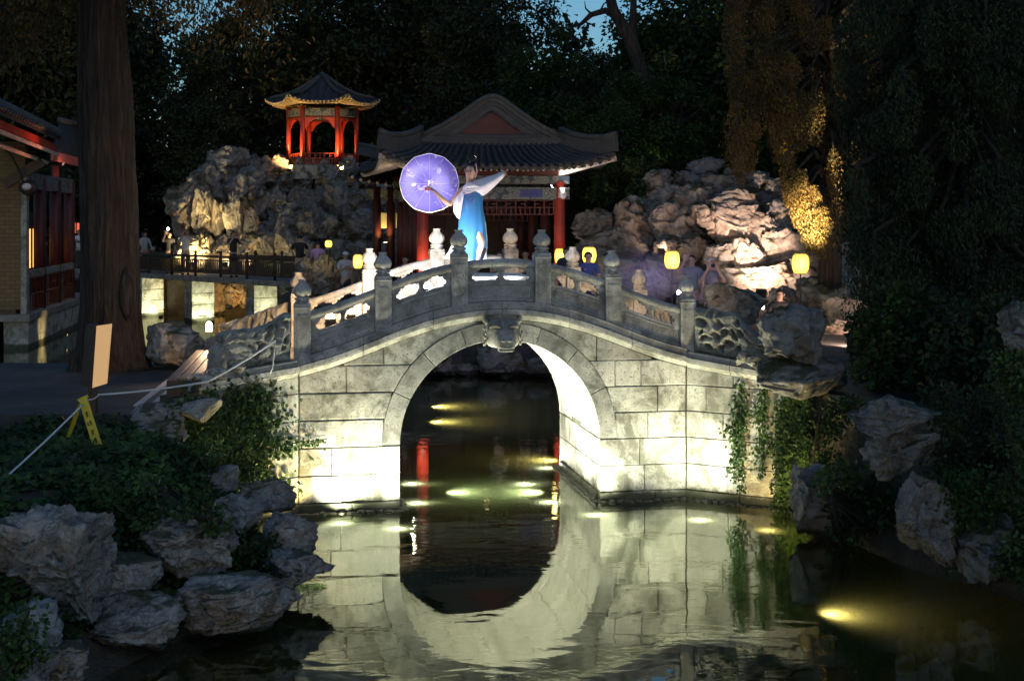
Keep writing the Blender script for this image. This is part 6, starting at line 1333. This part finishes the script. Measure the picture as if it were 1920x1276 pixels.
person('photographer in pale cap and grey shirt at the rocks', stand(1335, 482, 27, 1.68), 1.68, 175, 'camera', (.20, .21, .24), (.05, .05, .06), cap=(.75, .72, .65), cam='man in pale cap')
person('person in dark clothes whose head shows above the upright boulder', stand(1462, 540, 26, 1.62), 1.62, 165, 'stand', (.03, .03, .035), (.03, .03, .03))
for k, (px, top, Y, sh, lab) in enumerate(((1062, 462, 31, (.05, .05, .08), 'dark-haired person behind the far railing finial, right of the pavilion'), (985, 468, 35, (.18, .06, .05), 'person in dark red inside the pavilion, right'), (935, 470, 35.2, (.10, .10, .12), 'person in grey inside the pavilion, behind the dancer'), (1008, 472, 34.6, (.16, .16, .17), 'person in pale grey at the pavilion steps'), (760, 478, 37, (.05, .04, .05), 'dark figure between the left pavilion columns'), (648, 470, 38.5, (.5, .52, .58), 'person in white cap among the rocks, left'), (700, 474, 37.5, (.06, .06, .07), 'dark figure behind the left railing post'))):
    person(lab, stand(px, top, Y, 1.64), 1.64, 180 + (k % 3 - 1) * 20, ('stand', 'rail', 'chest')[k % 3], sh, (.03, .03, .04), cap=(.8, .8, .8) if 'white cap' in lab else None)
ph = thing('phone', 'bright phone torch held up on the small bridge', 'phone', P(315, 429, 51.0)); m = MB(); m.box(P(315, 431, 51.0), (.08, .012, .15)); m.build('body', M_black, ph); m = MB(); m.ball(P(315, 429, 50.97), .05, 8, 6); m.build('torch', emit('torch', (1, 1, 1), 30), ph)

# ------------------------------------------------------------------ the dancer
DY = 19.5
def D(px, py, dy=0.0): return P(px, py, DY + dy)
dn = thing('person', 'dancer in blue and white dress holding a violet parasol on the bridge', 'person', D(886, 513))
FEET = D(886, 513).z
V = [D(885, 417), D(884, 396), D(883, 376), D(882, 357), D(881, 347), D(881, 340, -.01), D(883, 330, -.02), D(884, 319, -.01), D(885, 309)]; E = [(k, k + 1) for k in range(8)]; Rd = [(.135, .105), (.105, .08), (.12, .085), (.10, .07), .06, .055, .085, .098, .07]
def chn(s, pts, rad):
    p = s
    for q, r in zip(pts, rad): V.append(q); Rd.append(r); E.append((p, len(V) - 1)); p = len(V) - 1
chn(3, [D(871, 352, -.02), D(862, 361, -.05), D(843, 384, -.12), D(828, 372, -.24), D(814, 358, -.32)], [.06, .052, .043, .036, .026])
chn(3, [D(892, 349, .02), D(901, 347, .04), D(917, 343, .10), D(934, 333, .14)], [.06, .052, .040, .028])
chn(0, [D(880, 428, .02), D(883, 462, .02), D(884, 500, .04), D(881, 511, -.05)], [.095, .065, .042, .03])
chn(0, [D(892, 428, -.02), D(904, 456, -.15), D(890, 497, -.06), D(886, 511, -.16)], [.085, .05, .034, .026])
skin('body', V, E, Rd, M_skin, dn, 2)
hand(dn, D(814, 358, -.32), D(806, 352, -.36) - D(816, 360, -.32), Vector((0, -.4, 1)), 1.0, .9); hand(dn, D(934, 333, .14), D(944, 326, .16) - D(934, 333, .14), Vector((0, -1, .3)), 1.0, .3)
M_dress = simple('blue_silk', (.03, .15, .36), .38, .18, 3.0, .15, .02, stretch=(3, 3, .6)); M_lining = simple('pale_silk', (.62, .72, .85), .5, .08, 4, .1); M_gauze = simple('white_gauze', (.80, .77, .86), .7, .06, 5, .2, .02, stretch=(4, 4, 1)); M_purp = simple('violet_embroidery', (.22, .13, .38), .6, .3, 20, .2)
# dress: rings from bust to hem, open at the slit
prof = [(349, 870, 902, .105), (358, 868, 904, .125), (372, 865, 905, .13), (388, 864, 905, .125), (402, 862, 907, .135), (416, 860, 909, .15), (432, 860, 910, .16), (448, 858, 911, .165), (465, 855, 911, .16), (482, 852, 910, .17), (500, 849, 909, .18)]
rows = []; nA = 44
for (py, x0, x1, dp) in prof:
    c = D((x0 + x1) / 2, py); hw = (x1 - x0) / 2 * DY / F; u = (py - 349) / 151; ring = []
    for k in range(nA):
        a = 2 * math.pi * k / nA; fold = 1 + .09 * u * math.sin(9 * a + u * 2.5) + .03 * math.sin(5 * a + 4 * u) + .03 * math.sin(3 * a - 7 * u); ring.append(c + Vector((hw * fold * math.cos(a), dp * fold * math.sin(a), 0)))
    rows.append(ring)
m = MB(); lin = MB(); nc = nA
vs = [p for r in rows for p in r]; f1, f2 = [], []
for i in range(len(rows) - 1):
    for k in range(nA):
        a = (k + .5) / nA * 360; q = (i * nA + k, i * nA + (k + 1) % nA, (i + 1) * nA + (k + 1) % nA, (i + 1) * nA + k); sl0 = 345 - (i - 6) * 16
        if i >= 8 and sl0 < a < 352: continue
        (f2 if (i >= 5 and (a >= 352 or a < 60)) else f1).append(q)
m.add(vs, f1); dr = m.build('dress', M_dress, dn, smooth=True); so = dr.modifiers.new('thick', 'SOLIDIFY'); so.thickness = .008
m = MB(); m.add(vs, f2); m.build('dress_lining', M_lining, dn, smooth=True)
m = MB(); m.grid([[D(862 + (x0 - 862) * t - 1, 420 + 65 * t, -.02 + .06 * s_) + Vector((0, .05 * s_, .0)) - Vector((.04 * s_ * t * 3.2, 0, 0)) for s_ in np.linspace(0, 1, 6)] for t, x0 in zip(np.linspace(0, 1, 8), np.linspace(862, 848, 8))]); tr_ = m.build('train', M_lining, dn, smooth=True); tr_.modifiers.new('thick', 'SOLIDIFY').thickness = .008
def cloth_patch(name, outline, mat, bulge, y0, n=9, m_=7):
    """a draped piece between an upper and a lower edge (photo points at the dancer's distance), bellied towards the viewer"""
    up, lo = outline; rows = []
    def at(poly, t): s_ = t * (len(poly) - 1); i = min(int(s_), len(poly) - 2); f_ = s_ - i; return [poly[i][k] + (poly[i + 1][k] - poly[i][k]) * f_ for k in range(2)]
    for v in np.linspace(0, 1, m_):
        r = []
        for u in np.linspace(0, 1, n): a, b_ = at(up, u), at(lo, u); r.append(D(a[0] + (b_[0] - a[0]) * v, a[1] + (b_[1] - a[1]) * v, y0(u) - bulge * math.sin(math.pi * v) * (.4 + .6 * math.sin(math.pi * u)) + .015 * math.sin(u * 17 + v * 3)))
        rows.append(r)
    m = MB(); m.grid(rows); o = m.build(name, mat, dn, smooth=True); o.modifiers.new('thick', 'SOLIDIFY').thickness = .006; s = o.modifiers.new('sub', 'SUBSURF'); s.levels = 1; s.render_levels = 1; return o
cloth_patch('sleeve', ([(870, 348), (884, 341), (900, 336), (922, 329), (947, 321)], [(866, 364), (880, 371), (902, 371), (922, 355), (946, 331)]), M_gauze, .16, lambda u: -.06 + .18 * u)
cloth_patch('sleeve', ([(872, 345), (886, 339), (901, 335), (921, 329), (940, 324)], [(872, 348), (886, 352), (903, 350), (922, 340), (941, 327)]), M_gauze, -.08, lambda u: .12 + .1 * u)
cloth_patch('sleeve', ([(873, 352), (866, 358), (858, 366), (850, 376)], [(868, 372), (865, 395), (861, 414), (850, 396)]), M_gauze, .07, lambda u: -.10 - .02 * u)
cloth_patch('collar', ([(869, 350), (876, 343), (886, 341), (895, 344)], [(866, 360), (876, 356), (888, 355), (900, 354)]), M_gauze, .06, lambda u: -.09)
for (pts, r) in (([(868, 361), (876, 364), (884, 363), (892, 366)], .012), ([(872, 372), (880, 368), (884, 378), (878, 386)], .010), ([(876, 366), (874, 380), (876, 392)], .008), ([(884, 372), (890, 370), (888, 380)], .008)):
    m = MB(); m.tube([D(x, y, -.165) for x, y in pts], r, 6, flat=.5); m.build('embroidery', M_purp, dn, smooth=True)
# face and hair
hc = D(884, 320, -.01); fd = Vector((-.45, -.85, -.25)).normalized(); rt = Vector((-.85, .45, 0)).normalized(); upv = Vector((0, 0, 1))
def FP(x, y, z): return hc + rt * x + fd * y + upv * z
for sx in (-1, 1):
    m = MB(); m.ball(FP(sx * .034, .092, .008), (.013, .01, .008), 8, 6); m.build('eye', M_black, dn); m = MB(); m.tube([FP(sx * .015, .097, .026), FP(sx * .035, .093, .031), FP(sx * .05, .082, .026)], .004, 5); m.build('eyebrow', M_hair, dn); m = MB(); m.ball(FP(sx * .097, .005, 0), (.012, .02, .028), 8, 6); m.build('ear', M_skin, dn)
m = MB(); m.tube([FP(0, .096, .012), FP(0, .116, -.018), FP(0, .10, -.024)], [.008, .014, .01], 8); m.build('nose', M_skin, dn, smooth=True); m = MB(); m.tube([FP(-.02, .092, -.045), FP(0, .10, -.046), FP(.02, .092, -.045)], [.004, .009, .004], 6); m.build('mouth', simple('red_lips', (.5, .05, .06), .4, .05, 4, 0), dn)
m = MB(); m.grid([[FP(.108 * math.sin(a) * math.cos(b_), -.014 + .114 * math.sin(a) * math.sin(b_) * (.72 if math.sin(b_) > 0 and a > 1.0 else 1), .02 + .108 * math.cos(a)) for b_ in np.linspace(0, 2 * math.pi, 21)[:-1]] for a in np.linspace(.02, 1.95, 10)], closed=True); hr_ = m.build('hair', M_hair, dn, smooth=True)
m = MB(); m.ball(FP(0, -.02, .135), (.055, .05, .045), 12, 8); m.ball(FP(.03, -.02, .165), .03, 8, 6); m.build('hair_bun', M_hair, dn, smooth=True); M_silver = simple('silver', (.8, .78, .8), .25, .05, 4, 0, metallic=1.0)
m = MB(); m.tube([FP(-.05, -.03, .15), FP(-.075, -.02, .19), FP(-.06, 0, .225)], .006, 5); m.build('hairpin', M_silver, dn); m = MB(); m.tube([FP(-.085, .02, .11), FP(-.10, .02, .03), FP(-.098, .02, -.05), FP(-.085, .03, -.10)], [.006, .009, .007, .004], 6); m.build('hair_ribbon', simple('pink_ribbon', (.75, .35, .4), .5, .1, 5, 0), dn)
# parasol
pr = thing('parasol', 'round translucent violet parasol with white edge held by the dancer', 'parasol', D(811, 356, -.3))
def filmmat():
    m = bpy.data.materials.new('violet_film'); m.use_nodes = True; nt = m.node_tree; b = nt.nodes['Principled BSDF']; v = coords(nt); n = noise(nt, v, 5, 3, .6, 1.5); c = ramp(nt, n, [(.60, (.20, .16, .80)), (.68, (.80, .75, .98))]); nt.links.new(c, b.inputs['Base Color']); b.inputs['Roughness'].default_value = .25  # pale patches: painted motif, with soft white reflections put into the colour
    tl = N(nt, 'ShaderNodeBsdfTranslucent'); nt.links.new(c, tl.inputs[0]); mx = N(nt, 'ShaderNodeMixShader'); mx.inputs[0].default_value = .4; nt.links.new(b.outputs[0], mx.inputs[1]); nt.links.new(tl.outputs[0], mx.inputs[2])
    tp = N(nt, 'ShaderNodeBsdfTransparent'); tp.inputs[0].default_value = (.8, .78, 1, 1); m2 = N(nt, 'ShaderNodeMixShader'); m2.inputs[0].default_value = .27; nt.links.new(mx.outputs[0], m2.inputs[1]); nt.links.new(tp.outputs[0], m2.inputs[2]); nt.links.new(m2.outputs[0], nt.nodes['Material Output'].inputs[0]); return m
pc_ = D(805, 343, .10); PR_ = .445; ax = Vector((.06, -1, .10)).normalized(); e1 = ax.cross(Vector((0, 0, 1))).normalized(); e2 = e1.cross(ax)
def pp(r, a, off=0): return pc_ + (e1 * math.cos(a) + e2 * math.sin(a)) * (r * PR_) + ax * (-.13 * (1 - r ** 1.6) + off)
nR = 12
m = MB(); rows = []
for r in np.linspace(.03, 1, 9): rows.append([pp(r * (1 - .022 * r * abs(math.sin(a * nR / 2))), a) for a in np.linspace(0, 2 * math.pi, nR * 4 + 1)[:-1]])
m.grid(rows, closed=True); m.build('canopy', filmmat(), pr, smooth=True)
for k in range(nR): a = 2 * math.pi * k / nR; m = MB(); m.tube([pp(r, a, .012) for r in np.linspace(.04, 1.0, 7)], .002, 5); m.build('rib', simple('pale_rib', (.75, .7, .85), .4, .05, 5, 0) if k == 0 else bpy.data.materials['pale_rib'], pr, smooth=True)
m = MB(); m.tube([pp(1 - .022 * abs(math.sin(a * nR / 2)), a, .004) for a in np.linspace(0, 2 * math.pi, nR * 4 + 1)], .007, 5); m.build('rim', M_white, pr, smooth=True)
m = MB(); m.tube([pp(0, 0, -.02), pc_ + ax * .22, D(803, 354, -.34)], .009, 8); m.build('shaft', M_white, pr, smooth=True); m = MB(); m.tube([D(797, 354, -.36), D(803, 354, -.34), D(810, 353, -.33)], [.02, .024, .014], 8); m.build('grip', simple('red_grip', (.6, .03, .06), .4, .1, 5, 0), pr, smooth=True)
d = bpy.data.lights.new('light', 'POINT'); d.energy = 6; d.color = (.72, .64, 1); d.shadow_soft_size = .05; o = bpy.data.objects.new('light', d); link(o, pr); o.matrix_basis = Matrix.Translation(pc_ + ax * .26 + Vector((-.05, 0, .06)))
st = thing('stage_platform', 'white-painted low platform on the bridge crown under the dancer', 'platform', B(.0, 1.35, T(0) + .17)); m = MB(); zt = FEET - .012
m.box((0, 0, (T(0) + .17 + zt) / 2), (1.25, 1.1, zt - T(0) - .17), M=Matrix.Translation(B(-.02, 1.35, 0)) @ Matrix.Rotation(BA, 4, 'Z')); m.build('top', M_white, st, bevel=.02); m = MB()
m.box((0, 0, T(0) + .2), (1.3, 1.15, .06), M=Matrix.Translation(B(-.02, 1.35, 0)) @ Matrix.Rotation(BA, 4, 'Z')); m.build('foot_board', M_white, st)
